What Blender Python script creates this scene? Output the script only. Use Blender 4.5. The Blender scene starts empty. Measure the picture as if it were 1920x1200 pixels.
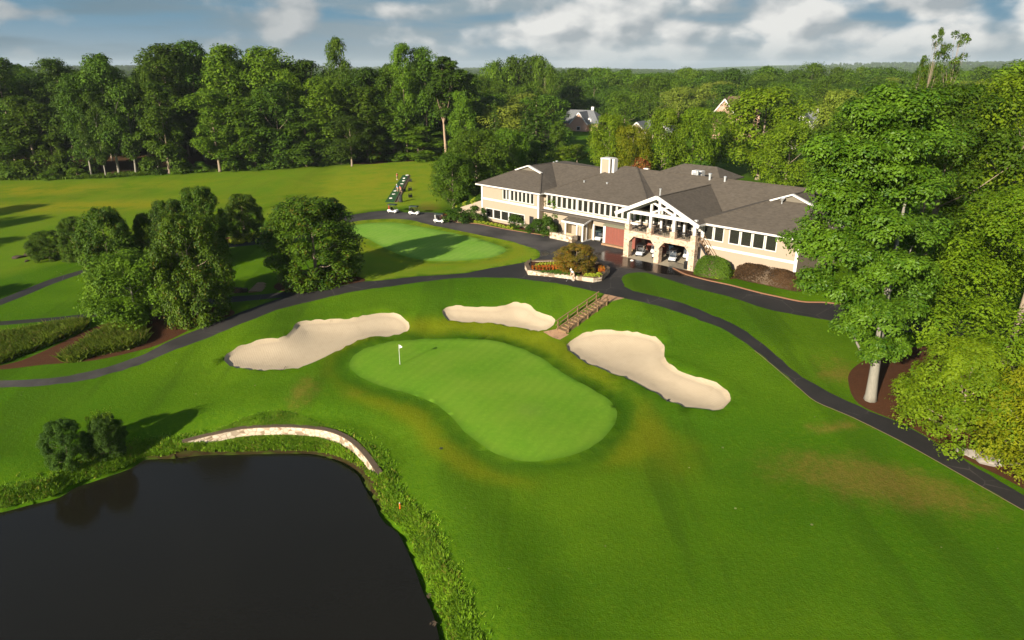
import bpy, bmesh, math, random
import numpy as np
from mathutils import Vector, Matrix
from mathutils.geometry import delaunay_2d_cdt
R = math.radians
S = bpy.context.scene
COL = S.collection

# ------------------------------------------------------------------ camera, sky, sun, exposure
PITCH, FPX, CZ = R(20.3), 1280.0, 26.0          # drone 26 m above the clubhouse forecourt, 24 mm lens
cam_d = bpy.data.cameras.new('camera'); cam = bpy.data.objects.new('camera', cam_d); COL.objects.link(cam)
cam.location = (0, 0, CZ); cam.rotation_euler = (math.pi/2-PITCH, 0, 0)
cam_d.sensor_width = 36; cam_d.lens = 36*FPX/1920; cam_d.clip_start = 0.5; cam_d.clip_end = 20000
S.camera = cam
SUN_EL, SUN_AZ = R(20.5), R(216)                 # azimuth clockwise from +Y
sd = Vector((math.sin(SUN_AZ)*math.cos(SUN_EL), math.cos(SUN_AZ)*math.cos(SUN_EL), math.sin(SUN_EL)))
sun_d = bpy.data.lights.new('sun', 'SUN'); sun_d.energy = 4.6; sun_d.angle = R(0.5); sun_d.color = (1.0, 0.90, 0.74)
sun = bpy.data.objects.new('sun', sun_d); COL.objects.link(sun); sun.location = (-60, -80, 90)
sun.rotation_euler = (-sd).to_track_quat('-Z', 'Y').to_euler()
vs = S.view_settings; vs.view_transform = 'Standard'; vs.look = 'None'; vs.gamma = 1; vs.use_curve_mapping = False
vs.exposure = 1.2
HAZE = .00006
S.cycles.max_bounces = 6; S.cycles.diffuse_bounces = 3; S.cycles.glossy_bounces = 2; S.cycles.transmission_bounces = 3
S.cycles.volume_bounces = 0; S.cycles.use_denoising = True; S.cycles.sample_clamp_indirect = 4

class NT:
    """small node-tree writer"""
    def __init__(s, tree): s.t = tree; s.n = tree.nodes; s.l = tree.links
    def add(s, typ, **kw):
        nd = s.n.new(typ); ins = kw.pop('ins', {})
        for k, v in kw.items(): setattr(nd, k, v)
        for k, v in ins.items(): s.put(nd.inputs[k], v)
        return nd
    def put(s, sock, v):
        if isinstance(v, bpy.types.NodeSocket): s.l.new(v, sock)
        else:
            if sock.type == 'RGBA' and len(v) == 3: v = (*v, 1)
            sock.default_value = v
    def math(s, op, a, b=0.0, c=0.0, clamp=False):
        nd = s.n.new('ShaderNodeMath'); nd.operation = op; nd.use_clamp = clamp
        for i, v in enumerate((a, b, c)): s.put(nd.inputs[i], v)
        return nd.outputs[0]
    def mix(s, f, a, b, blend='MIX'):
        nd = s.n.new('ShaderNodeMix'); nd.data_type = 'RGBA'; nd.blend_type = blend; nd.clamp_factor = True
        s.put(nd.inputs[0], f); s.put(nd.inputs[6], a); s.put(nd.inputs[7], b); return nd.outputs[2]
    def noise(s, vec, scale, detail=3, rough=.55, dist=0.0):
        nd = s.n.new('ShaderNodeTexNoise')
        if vec is not None: s.l.new(vec, nd.inputs['Vector'])
        nd.inputs['Scale'].default_value = scale; nd.inputs['Detail'].default_value = detail
        nd.inputs['Roughness'].default_value = rough; nd.inputs['Distortion'].default_value = dist
        return nd.outputs[0]
    def ramp(s, f, lo, hi):
        nd = s.n.new('ShaderNodeMapRange'); nd.interpolation_type = 'SMOOTHSTEP'
        s.put(nd.inputs[0], f); s.put(nd.inputs[1], lo); s.put(nd.inputs[2], hi); return nd.outputs[0]
    def attr(s, name):
        return s.add('ShaderNodeAttribute', attribute_name=name).outputs['Fac']

W = bpy.data.worlds.new('World'); S.world = W; W.use_nodes = True
w = NT(W.node_tree); w.n.clear()
sky = w.add('ShaderNodeTexSky', sky_type='NISHITA', sun_disc=False, sun_elevation=SUN_EL, sun_rotation=SUN_AZ,
            altitude=200, air_density=1.0, dust_density=1.2, ozone_density=2.0)
gen = w.add('ShaderNodeTexCoord').outputs['Generated']
sx = w.add('ShaderNodeSeparateXYZ', ins={0: gen})
az = w.math('ARCTAN2', sx.outputs[0], sx.outputs[1]); el = w.math('ARCSINE', sx.outputs[2])
def cloudfield(daz, delv, ka, ke, scale, detail, seed, rough=.55, dist=.3):
    v = w.add('ShaderNodeCombineXYZ', ins={0: w.math('MULTIPLY', w.math('ADD', az, daz), ka),
              1: w.math('MULTIPLY', w.math('ADD', el, delv), ke), 2: seed}).outputs[0]
    return w.noise(v, scale, detail, rough, dist)
lump = cloudfield(0, 0, 8.5, 15.0, 1.5, 7, 8.2, .44, .1)
lumps = cloudfield(-.016, .012, 8.5, 15.0, 1.5, 7, 8.2, .44, .1)
wisp = cloudfield(0, 0, 2.2, 20.0, 1.4, 4, 1.3)
bank = None                                                     # cumulus banks: azimuth, elevation, half widths, weight
for a_, e_, ra, re, wt in ((-.300,.060,.050,.035,.75),(-.245,.028,.05,.018,.45),(-.02,.040,.06,.022,.7),(.085,.055,.085,.040,1.0),(.160,.050,.045,.040,.7),(.27,.045,.10,.022,.55),(.35,.062,.075,.028,.9),(.46,.040,.09,.018,.6),(.50,.070,.10,.022,.7),(.645,.058,.05,.030,1.0),(-.13,.068,.10,.018,.6),(-.62,.065,.12,.02,.35),(.2,.02,.5,.018,.35)):
    x_ = w.math('DIVIDE', w.math('SUBTRACT', az, a_), ra); y_ = w.math('DIVIDE', w.math('SUBTRACT', el, e_), re)
    g_ = w.math('MULTIPLY', w.math('EXPONENT', w.math('MULTIPLY', w.math('ADD', w.math('MULTIPLY', x_, x_), w.math('MULTIPLY', y_, y_)), -1.0)), wt)
    bank = g_ if bank is None else w.math('MAXIMUM', bank, g_)
high = w.math('MULTIPLY', w.ramp(el, .09, .16), .30)
dens = w.math('ADD', w.math('ADD', w.math('MULTIPLY', lump, 1.15), w.math('MULTIPLY', bank, .50)), w.math('ADD', high, w.math('MULTIPLY', w.ramp(az, -.35, .25), .10)))
mask = w.ramp(dens, .65, .90)
mask = w.math('MULTIPLY', mask, w.math('SUBTRACT', 1.0, w.math('MULTIPLY', w.ramp(el, .12, .45), .85)))
relief = w.math('ADD', w.math('MULTIPLY', w.math('SUBTRACT', lump, lumps), 4.5), .58, clamp=True)
shade = w.mix(w.ramp(az, -.5, .05), (.95, 1.2, 1.38), (1.65, 1.85, 1.95))
cloudc = w.mix(relief, shade, w.mix(w.ramp(az, -.45, .05), (1.9, 2.05, 2.1), (3.5, 3.5, 3.38)))
blue = w.mix(w.ramp(el, .0, .075), (1.2, 1.65, 1.95), (.60, 1.25, 1.75))
blue = w.mix(w.ramp(el, .12, .5), blue, w.mix(.6, sky.outputs[0], (.26, .50, .80)))
greyl = w.mix(w.ramp(az, -.6, -.05), (.66, 1.02, 1.25), (1.35, 1.65, 1.78))
blue = w.mix(w.math('MULTIPLY', w.math('MULTIPLY', w.ramp(wisp, .36, .60), .8), w.math('SUBTRACT', 1.0, w.ramp(el, .10, .3))), blue, greyl)
col = w.mix(mask, blue, cloudc)
col = w.mix(w.math('MULTIPLY', w.math('SUBTRACT', 1.0, w.ramp(el, .0, .045)), .65), col, w.mix(w.ramp(az, -.6, .2), (.95, 1.35, 1.55), (1.45, 1.8, 1.95)))
bg = w.add('ShaderNodeBackground', ins={0: col, 1: 0.10})
w.l.new(bg.outputs[0], w.add('ShaderNodeOutputWorld').inputs[0])

# ------------------------------------------------------------------ helpers
def tag(o, label=None, cat=None, group=None, kind=None):
    if label: o['label'] = label
    if cat: o['category'] = cat
    if group: o['group'] = group
    if kind: o['kind'] = kind
    return o
def empty(name, loc=(0, 0, 0), rz=0, label=None, cat=None, group=None):
    o = bpy.data.objects.new(name, None); COL.objects.link(o); o.location = loc; o.rotation_euler = (0, 0, rz)
    o.empty_display_size = .3
    return tag(o, label, cat, group)
def link(name, me, mat, parent=None, loc=None, rz=None):
    o = bpy.data.objects.new(name, me); COL.objects.link(o)
    if mat is not None:
        for m in (mat if isinstance(mat, (list, tuple)) else [mat]): me.materials.append(m)
    if parent: o.parent = parent
    if loc is not None: o.location = loc
    if rz is not None: o.rotation_euler = (0, 0, rz)
    return o
def fastmesh(name, V, F, smooth=False):
    """V (n,3) float array, F (m,k) int array"""
    V = np.asarray(V, np.float32); F = np.asarray(F, np.int32); m, k = F.shape
    me = bpy.data.meshes.new(name); me.vertices.add(len(V)); me.vertices.foreach_set('co', V.ravel())
    me.loops.add(m*k); me.loops.foreach_set('vertex_index', F.ravel())
    me.polygons.add(m); me.polygons.foreach_set('loop_start', np.arange(0, m*k, k, dtype=np.int32))
    me.polygons.foreach_set('loop_total', np.full(m, k, np.int32))
    me.polygons.foreach_set('use_smooth', np.full(m, smooth)); me.update(calc_edges=True); me.validate()
    return me
def children(o): return [c for c in bpy.data.objects if c.parent == o]
def copy_tree(o, kids, parent=None):
    c = o.copy(); COL.objects.link(c)
    if parent: c.parent = parent
    for k, kk in kids: copy_tree(k, kk, c)
    return c
def kidtree(o):
    m = {}
    for q in bpy.data.objects:
        if q.parent: m.setdefault(q.parent.name, []).append(q)
    def rec(x): return [(k, rec(k)) for k in m.get(x.name, [])]
    return rec(o)
class MB:
    def __init__(s): s.v = []; s.f = []
    def quad(s, *p):
        i = len(s.v); s.v += [tuple(q) for q in p]; s.f.append(tuple(range(i, i+len(p)))); return s
    def box(s, x0, x1, y0, y1, z0, z1):
        i = len(s.v)
        s.v += [(x0, y0, z0), (x1, y0, z0), (x1, y1, z0), (x0, y1, z0), (x0, y0, z1), (x1, y0, z1), (x1, y1, z1), (x0, y1, z1)]
        s.f += [tuple(i+k for k in q) for q in ((3, 2, 1, 0), (4, 5, 6, 7), (0, 1, 5, 4), (1, 2, 6, 5), (2, 3, 7, 6), (3, 0, 4, 7))]
        return s
    def prism(s, poly, a, b, axis='z'):
        """poly 2-D outline extruded between a and b; axis z: (x,y); axis y: (x,z); axis x: (y,z)"""
        def P(u, v, h): return {'z': (u, v, h), 'y': (u, h, v), 'x': (h, u, v)}[axis]
        i = len(s.v); n = len(poly)
        s.v += [P(u, v, a) for u, v in poly]+[P(u, v, b) for u, v in poly]
        s.f += [tuple(range(i+n-1, i-1, -1)), tuple(range(i+n, i+2*n))]
        s.f += [(i+k, i+(k+1) % n, i+n+(k+1) % n, i+n+k) for k in range(n)]
        return s
    def bar(s, p, q, wd, ht=None, up=(0, 0, 1)):
        p = Vector(p); q = Vector(q); d = (q-p).normalized(); ht = ht or wd
        sd_ = d.cross(Vector(up))
        if sd_.length < 1e-4: sd_ = d.cross(Vector((1, 0, 0)))
        sd_.normalize(); u = sd_.cross(d); a = sd_*wd/2; b = u*ht/2; i = len(s.v)
        for c in (p, q): s.v += [tuple(c-a-b), tuple(c+a-b), tuple(c+a+b), tuple(c-a+b)]
        s.f += [tuple(i+k for k in f) for f in ((0, 1, 2, 3), (7, 6, 5, 4), (0, 4, 5, 1), (1, 5, 6, 2), (2, 6, 7, 3), (3, 7, 4, 0))]
        return s
    def tube(s, pts, rad, n=8, cap=True):
        pts = [Vector(p) for p in pts]; rings = []
        if not isinstance(rad, (list, tuple)): rad = [rad]*len(pts)
        for k, p in enumerate(pts):
            d = (pts[min(k+1, len(pts)-1)]-pts[max(k-1, 0)]).normalized()
            a = d.cross(Vector((.31, .95, .1))).normalized(); b = d.cross(a); i = len(s.v); rings.append(i)
            for j in range(n):
                t = 2*math.pi*j/n; s.v.append(tuple(p+(a*math.cos(t)+b*math.sin(t))*rad[k]))
        for r0, r1 in zip(rings, rings[1:]):
            for j in range(n): s.f.append((r0+j, r0+(j+1) % n, r1+(j+1) % n, r1+j))
        if cap:
            s.f.append(tuple(rings[0]+j for j in range(n-1, -1, -1))); s.f.append(tuple(rings[-1]+j for j in range(n)))
        return s
    def lathe(s, prof, n=14, c=(0, 0)):
        rings = []
        for r, z in prof:
            i = len(s.v); rings.append(i)
            for j in range(n): t = 2*math.pi*j/n; s.v.append((c[0]+r*math.cos(t), c[1]+r*math.sin(t), z))
        for r0, r1 in zip(rings, rings[1:]):
            for j in range(n): s.f.append((r0+j, r0+(j+1) % n, r1+(j+1) % n, r1+j))
        s.f.append(tuple(rings[0]+j for j in range(n-1, -1, -1))); s.f.append(tuple(rings[-1]+j for j in range(n)))
        return s
    def build(s, name, mat, parent=None, bevel=0, smooth=False, seg=2):
        me = bpy.data.meshes.new(name); me.from_pydata(s.v, [], s.f)
        bm = bmesh.new(); bm.from_mesh(me); bmesh.ops.recalc_face_normals(bm, faces=bm.faces)
        if bevel:
            bmesh.ops.remove_doubles(bm, verts=bm.verts, dist=1e-5)
            bmesh.ops.bevel(bm, geom=bm.edges[:], offset=bevel, segments=seg, affect='EDGES', clamp_overlap=True)
        if smooth:
            for f in bm.faces: f.smooth = True
        bm.to_mesh(me); bm.free()
        return link(name, me, mat, parent)

# ------------------------------------------------------------------ materials
def newmat(name):
    m = bpy.data.materials.new(name); m.use_nodes = True; m.node_tree.nodes.clear(); return m, NT(m.node_tree)
def finish(t, col, rough=.6, spec=.3, bump=None, bs=.3, bd=.02, metal=0.0):
    p = t.add('ShaderNodeBsdfPrincipled'); t.put(p.inputs['Base Color'], col); t.put(p.inputs['Roughness'], rough)
    p.inputs['Specular IOR Level'].default_value = spec; p.inputs['Metallic'].default_value = metal
    if bump is not None:
        b = t.add('ShaderNodeBump'); b.inputs['Strength'].default_value = bs; b.inputs['Distance'].default_value = bd
        t.put(b.inputs['Height'], bump); t.l.new(b.outputs[0], p.inputs['Normal'])
    t.l.new(p.outputs[0], t.add('ShaderNodeOutputMaterial').inputs[0])
def objco(t): return t.add('ShaderNodeTexCoord').outputs['Object']
def worldco(t): return t.add('ShaderNodeNewGeometry').outputs['Position']
def plain(name, c, rough=.5, spec=.3, var=.12, scale=3.0, metal=0.0):
    m, t = newmat(name); n = t.noise(objco(t), scale, 4)
    d = tuple(x*(1-var) for x in c); e = tuple(min(1, x*(1+var)) for x in c)
    finish(t, t.mix(n, d, e), rough, spec, t.noise(objco(t), scale*8, 3), .15, .01, metal); return m
M = {}
M['white'] = plain('white_paint', (.62, .59, .55), .45, .3, .05)
M['wall'] = plain('beige_stucco', (.335, .263, .195), .8, .2, .06, 1.2)
M['wall_tan'] = plain('tan_board', (.40, .31, .19), .8, .2, .12, 2)  # tan board tone of the kiosk
M['glass'] = plain('window_glass', (.018, .018, .015), .04, .6, .3, .7)
M['dark'] = plain('dark_metal', (.018, .018, .02), .4, .4, .2)
M['black'] = plain('black_plastic', (.012, .012, .013), .35, .4, .2)
M['red_door'] = plain('red_painted_boards', (.19, .060, .042), .6, .3, .15, 2)
M['concrete'] = plain('concrete', (.34, .29, .21), .85, .2, .15, 1.5)
M['metalgrey'] = plain('galvanised_metal', (.55, .56, .57), .35, .5, .1, 4, .6)
M['timber'] = plain('weathered_timber', (.20, .125, .065), .8, .2, .25, 5)
M['dark_timber'] = plain('dark_timber', (.10, .07, .045), .8, .2, .25, 5)
M['cartwhite'] = plain('cart_body_white', (.78, .77, .74), .25, .5, .03)
M['cartsilver'] = plain('cart_body_silver', (.50, .52, .55), .3, .5, .05)
M['cartroof'] = plain('dark_green_canopy', (.02, .035, .03), .4, .4, .1)
M['rubber'] = plain('tyre_rubber', (.015, .015, .015), .8, .2, .1)
M['seatcloth'] = plain('black_seat_vinyl', (.02, .02, .02), .45, .3, .1)
M['rock'] = plain('grey_rock', (.26, .23, .20), .9, .2, .35, 1.5)
M['darkrock'] = plain('dark_rock', (.05, .035, .025), .9, .2, .4, 2)
M['skin'] = plain('skin', (.55, .33, .22), .55, .3, .05)
M['orange'] = plain('orange_paint', (.75, .12, .02), .5, .3, .05)
def stone(name, c1, c2, c3, sc=1.6, mortar=(.62, .52, .40)):
    m, t = newmat(name); co = objco(t)
    map_ = t.add('ShaderNodeMapping', ins={0: co}); map_.inputs['Scale'].default_value = (1, 1, 1.5)
    vo = t.add('ShaderNodeTexVoronoi', feature='F1', ins={0: map_.outputs[0]}); vo.inputs['Scale'].default_value = sc
    ve = t.add('ShaderNodeTexVoronoi', feature='DISTANCE_TO_EDGE', ins={0: map_.outputs[0]}); ve.inputs['Scale'].default_value = sc
    sep = t.add('ShaderNodeSeparateColor', ins={0: vo.outputs['Color']})
    c = t.mix(sep.outputs[0], c1, c2); c = t.mix(t.ramp(sep.outputs[1], .68, .8), c, c3)
    c = t.mix(t.noise(co, 9, 4), c, t.mix(.5, c, mortar)); e = t.ramp(ve.outputs['Distance'], .02, .07)
    c = t.mix(e, mortar, c)
    finish(t, c, .9, .2, t.math('ADD', e, t.noise(co, 14, 3)), .7, .04); return m
M['stone'] = stone('fieldstone', (.62, .45, .33), (.46, .28, .20), (.24, .13, .09), 2.4, (.56, .45, .33))
M['palestone'] = stone('pale_drystone', (.68, .58, .46), (.52, .42, .32), (.20, .14, .09), 1.9, (.36, .28, .19))
M['brick'] = stone('paver_brick', (.36, .20, .11), (.30, .17, .10), (.24, .13, .08), 4, (.33, .21, .12))
M['kerb'] = plain('brick_kerb', (.20, .10, .055), .85, .2, .25, 3)
M['kerbpale'] = plain('concrete_edging', (.13, .09, .055), .85, .2, .2, 2)
M['housebrick'] = stone('pink_house_brick', (.55, .32, .24), (.50, .28, .20), (.46, .26, .2), 6, (.55, .36, .27))
def roofmat(name, c, along='Y'):
    m, t = newmat(name); co = objco(t)
    z = t.add('ShaderNodeSeparateXYZ', ins={0: co}).outputs[2]
    course = t.math('FRACT', t.math('MULTIPLY', z, 7.0))
    mp = t.add('ShaderNodeMapping', ins={0: co}); mp.inputs['Scale'].default_value = (2.4, 2.4, 7)
    wn = t.add('ShaderNodeTexWhiteNoise', noise_dimensions='3D')
    sn = t.add('ShaderNodeVectorMath', operation='FLOOR', ins={0: mp.outputs[0]}); t.l.new(sn.outputs[0], wn.inputs[0])
    n = t.noise(co, .5, 5); n2 = t.noise(co, 2.6, 5, .7)
    cc = t.mix(n, tuple(x*.78 for x in c), tuple(x*1.2 for x in c))
    cc = t.mix(t.math('MULTIPLY', wn.outputs[0], .38), cc, tuple(x*1.75 for x in c))
    cc = t.mix(t.math('MULTIPLY', t.ramp(n2, .5, .75), .35), cc, tuple(x*.6 for x in c))
    finish(t, cc, .92, .15, t.math('ADD', course, wn.outputs[0]), .5, .03); return m
M['roof'] = roofmat('brown_grey_shingles', (.082, .068, .053))
M['roofgrey'] = roofmat('grey_shingles', (.12, .125, .13))
M['roofbrown'] = roofmat('brown_shingles', (.11, .07, .05))

def grassmat(name, kind):
    m, t = newmat(name); co = worldco(t)
    dry = t.attr('dry'); brown = t.attr('brown'); lush = t.attr('lush')
    n1 = t.noise(co, .035, 4); n2 = t.noise(co, .22, 5, .6); n3 = t.noise(co, 2.6, 5, .7); n4 = t.noise(co, 9, 3, .7)
    if kind == 'fairway':
        c = t.mix(t.ramp(n1, .38, .62), (.043, .108, .003), (.076, .146, .0045)); c = t.mix(t.math('MULTIPLY', t.ramp(t.noise(co, .09, 4, .6), .45, .65), .45), c, (.036, .092, .0028))
        c = t.mix(t.math('MULTIPLY', t.ramp(n2, .4, .7), .5), c, (.044, .100, .003))
        c = t.mix(t.math('MULTIPLY', t.ramp(n3, .45, .75), .4), c, (.105, .152, .005))
        mp = t.add('ShaderNodeMapping', ins={0: co}); mp.inputs['Rotation'].default_value = (0, 0, R(37)); mp.inputs['Scale'].default_value = (.18, .02, .1)
        st = t.noise(mp.outputs[0], 1.0, 4, .6)
        c = t.mix(t.math('MULTIPLY', t.ramp(st, .52, .62), .5), c, (.034, .074, .0035))
        c = t.mix(t.attr('range'), c, t.mix(t.ramp(n2, .3, .7), (.140, .225, .010), (.195, .245, .016)))
        c = t.mix(t.math('MULTIPLY', t.attr('gold'), t.ramp(n2, .25, .6)), c, (.235, .215, .012))
        dn = t.ramp(t.math('ADD', dry, t.math('MULTIPLY', t.math('SUBTRACT', n2, .5), .8)), .15, .95)
        c = t.mix(t.math('MULTIPLY', dn, .48), c, (.185, .175, .006))
        c = t.mix(t.math('MULTIPLY', t.attr('collar'), .75), c, (.026, .074, .003))
        c = t.mix(lush, c, t.mix(t.ramp(n3, .3, .7), (.050, .125, .004), (.095, .175, .006)))
        bn = t.ramp(t.math('ADD', brown, t.math('MULTIPLY', t.math('SUBTRACT', t.noise(co, .9, 5, .7), .5), 1.1)), .25, .95)
        c = t.mix(t.math('MULTIPLY', bn, .42), c, t.mix(t.ramp(n3, .4, .6), (.17, .10, .022), (.22, .10, .035)))
        c = t.mix(t.math('MULTIPLY', t.ramp(n4, .42, .75), .55), c, t.mix(.6, c, (.012, .03, .001)))
        vd = t.add('ShaderNodeTexVoronoi', feature='F1', ins={0: co}); vd.inputs['Scale'].default_value = .9; sv_ = t.add('ShaderNodeSeparateColor', ins={0: vd.outputs['Color']})
        bit = t.math('MULTIPLY', t.math('LESS_THAN', vd.outputs['Distance'], t.math('MULTIPLY', sv_.outputs[1], .09)), t.math('GREATER_THAN', sv_.outputs[0], .72))
        c = t.mix(t.math('MULTIPLY', bit, .8), c, t.mix(sv_.outputs[2], (.30, .28, .16), (.03, .025, .01)))        # fallen leaves and clippings
        c = t.mix(t.attr('mud'), c, (.030, .019, .009))
        h = t.math('ADD', n3, t.math('MULTIPLY', n4, .7)); bs, bd = .55, .10
    else:
        pale = kind == 'practice'
        a = (.135, .275, .030) if pale else (.105, .225, .014); b = (.175, .300, .045) if pale else (.140, .245, .020)
        c = t.mix(t.ramp(n2, .3, .7), a, b)
        c = t.mix(t.math('MULTIPLY', t.ramp(n3, .45, .8), .5), c, tuple(x*1.35 for x in b))
        mp = t.add('ShaderNodeMapping', ins={0: co}); mp.inputs['Rotation'].default_value = (0, 0, R(28))
        wv = t.add('ShaderNodeTexWave', ins={0: mp.outputs[0]}); wv.inputs['Scale'].default_value = .3; wv.inputs['Distortion'].default_value = 1.0
        c = t.mix(t.math('MULTIPLY', wv.outputs[1], .16), c, tuple(x*.72 for x in a))
        edge = t.attr('edge')
        c = t.mix(t.math('MULTIPLY', edge, .55), c, (.042, .108, .008))
        c = t.mix(t.math('MULTIPLY', brown, .5), c, (.16, .17, .05))
        c = t.mix(t.math('MULTIPLY', t.ramp(n4, .5, .85), .3), c, tuple(x*.6 for x in a))
        h = t.math('ADD', n4, n3); bs, bd = .25, .03
    finish(t, c, .9, .02, h, bs, bd); return m
M['fairway'] = grassmat('mown_grass', 'fairway'); M['green'] = grassmat('green_turf', 'green'); M['practice'] = grassmat('practice_turf', 'practice')
def sandmat():
    m, t = newmat('bunker_sand'); co = worldco(t); n = t.noise(co, .5, 5, .6); n2 = t.noise(co, 6, 5, .7)
    mp = t.add('ShaderNodeMapping', ins={0: co}); mp.inputs['Rotation'].default_value = (0, 0, R(-30))
    wv = t.add('ShaderNodeTexWave', ins={0: mp.outputs[0]}); wv.inputs['Scale'].default_value = 1.4; wv.inputs['Distortion'].default_value = 4; wv.inputs['Detail'].default_value = 3; wv.inputs['Detail Scale'].default_value = .25
    c = t.mix(n, (.375, .300, .205), (.455, .370, .26)); c = t.mix(t.math('MULTIPLY', t.ramp(n2, .5, .8), .35), c, (.32, .25, .165))
    c = t.mix(t.math('MULTIPLY', t.attr('edge'), .25), c, (.24, .19, .12)); c = t.mix(t.math('MULTIPLY', wv.outputs[1], .10), c, (.28, .22, .145)); c = t.mix(t.math('MULTIPLY', t.ramp(t.noise(co, 1.7, 5, .75), .5, .7), .3), c, (.30, .235, .15))  # dark rim is lip shade painted into the sand colour
    finish(t, c, .95, .05, t.math('ADD', t.math('MULTIPLY', wv.outputs[1], .25), n2), .45, .04); return m
M['sand'] = sandmat()
def asphaltmat():
    m, t = newmat('asphalt'); co = worldco(t); n = t.noise(co, .16, 5, .6); n2 = t.noise(co, 5, 5, .8)
    wet = t.ramp(t.math('ADD', t.attr('wet'), t.math('MULTIPLY', t.math('SUBTRACT', t.noise(co, .4, 4), .5), .9)), .35, .75)
    old = t.attr('old')
    c = t.mix(t.ramp(n, .35, .65), (.010, .0095, .009), (.018, .016, .015))
    c = t.mix(t.math('MULTIPLY', old, t.ramp(n, .2, .7)), c, (.072, .064, .058))
    c = t.mix(t.math('MULTIPLY', t.ramp(n2, .52, .75), .35), c, (.034, .031, .028))
    ve = t.add('ShaderNodeTexVoronoi', feature='DISTANCE_TO_EDGE', ins={0: t.mix(.12, co, t.add('ShaderNodeTexNoise', ins={0: co}).outputs[1], 'ADD')}); ve.inputs['Scale'].default_value = .22
    crk = t.math('MULTIPLY', t.math('LESS_THAN', ve.outputs['Distance'], .010), t.ramp(n, .45, .6)); c = t.mix(t.math('MULTIPLY', crk, .7), c, (.055, .048, .042))
    c = t.mix(wet, c, (.008, .007, .006))
    r = t.math('SUBTRACT', .88, t.math('MULTIPLY', wet, .70))
    finish(t, c, r, .3, n2, .3, .02); return m
M['asphalt'] = asphaltmat()
def mulchmat(name, a, b, c3):
    m, t = newmat(name); co = worldco(t); n = t.noise(co, 1.2, 5, .7); n2 = t.noise(co, 9, 5, .8)
    c = t.mix(n, a, b); c = t.mix(t.ramp(n2, .55, .7), c, c3)
    finish(t, c, .95, .1, n2, .8, .10); return m
M['mulch'] = mulchmat('pine_straw_mulch', (.045, .019, .009), (.085, .034, .014), (.13, .058, .024))
M['floor'] = mulchmat('leaf_litter', (.055, .028, .014), (.09, .05, .02), (.05, .06, .015))
def watermat():
    m, t = newmat('pond_water'); co = worldco(t)
    mp = t.add('ShaderNodeMapping', ins={0: co}); mp.inputs['Scale'].default_value = (1.6, 3.4, 1)
    h = t.math('ADD', t.noise(mp.outputs[0], 1.4, 3), t.math('MULTIPLY', t.noise(co, 7, 2), .3))
    c = t.mix(t.noise(co, .08, 3), (.0085, .0075, .0045), (.012, .0105, .0065))
    finish(t, c, .09, .17, h, .16, .05); return m
M['water'] = watermat()
def leafmat(name, a, b, rare=None, rarep=.1, transl=.35, rough=.55, spec=.15, objvar=.5):
    m, t = newmat(name)
    g = t.add('ShaderNodeNewGeometry'); oi = t.add('ShaderNodeObjectInfo')
    c = t.mix(g.outputs['Random Per Island'], a, b)
    cl = t.noise(objco(t), .45, 2)                                     # patches of younger and older leaf
    c = t.mix(t.math('MULTIPLY', t.ramp(cl, .4, .65), .5), c, tuple(min(1, x*1.5) for x in b))
    if rare: c = t.mix(t.math('MULTIPLY', t.math('LESS_THAN', t.math('FRACT', t.math('MULTIPLY', g.outputs['Random Per Island'], 37.7)), rarep), t.ramp(t.noise(objco(t), .6, 2), .35, .6)), c, rare)
    hs = t.add('ShaderNodeHueSaturation'); t.put(hs.inputs['Color'], c)
    t.put(hs.inputs['Value'], t.math('ADD', 1-objvar/2, t.math('MULTIPLY', oi.outputs['Random'], objvar)))
    t.put(hs.inputs['Hue'], t.math('ADD', .496, t.math('MULTIPLY', t.math('FRACT', t.math('MULTIPLY', oi.outputs['Random'], 7.3)), .014)))
    p = t.add('ShaderNodeBsdfPrincipled'); t.put(p.inputs['Base Color'], hs.outputs[0]); p.inputs['Roughness'].default_value = rough
    p.inputs['Specular IOR Level'].default_value = spec
    tr = t.add('ShaderNodeBsdfTranslucent'); t.put(tr.inputs['Color'], t.mix(.6, hs.outputs[0], (.10, .15, .01)))
    mx = t.add('ShaderNodeMixShader'); mx.inputs[0].default_value = transl
    t.l.new(p.outputs[0], mx.inputs[1]); t.l.new(tr.outputs[0], mx.inputs[2])
    t.l.new(mx.outputs[0], t.add('ShaderNodeOutputMaterial').inputs[0]); return m
L = {}
L['dark'] = leafmat('leaf_dark', (.022, .053, .003), (.062, .108, .006), transl=.22, objvar=.7)
L['mid'] = leafmat('leaf_mid', (.036, .086, .004), (.094, .152, .007), transl=.3, objvar=.7)
L['bright'] = leafmat('leaf_bright', (.062, .130, .003), (.135, .195, .006), transl=.35, objvar=.35)
L['pale'] = leafmat('leaf_pale', (.115, .165, .014), (.185, .215, .022), transl=.35, objvar=.3)
L['yellow'] = leafmat('leaf_yellow', (.095, .140, .003), (.185, .195, .005), transl=.35, objvar=.2)
L['mag'] = leafmat('leaf_magnolia', (.012, .038, .002), (.062, .105, .004), (.085, .070, .006), .10, .12, .5, .14, .25)
L['oak'] = leafmat('leaf_oak', (.024, .070, .002), (.078, .140, .006), transl=.14, rough=.5, spec=.22, objvar=.2)
L['young'] = leafmat('leaf_young_oak', (.045, .110, .004), (.100, .180, .008), transl=.3, objvar=.1)
L['shrub'] = leafmat('leaf_shrub', (.014, .042, .003), (.048, .090, .006), transl=.2, objvar=.2)
L['rust'] = leafmat('leaf_rust', (.055, .070, .005), (.17, .115, .008), (.26, .10, .010), .35, .25, .5, .3, .1)
L['red'] = leafmat('leaf_red', (.16, .045, .015), (.28, .08, .02), (.09, .10, .012), .35, .25)
L['conifer'] = leafmat('leaf_conifer', (.022, .052, .005), (.060, .100, .008), transl=.15, objvar=.3)
L['hedge'] = leafmat('leaf_hedge', (.030, .075, .004), (.070, .125, .008), transl=.2, objvar=.1)
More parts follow.
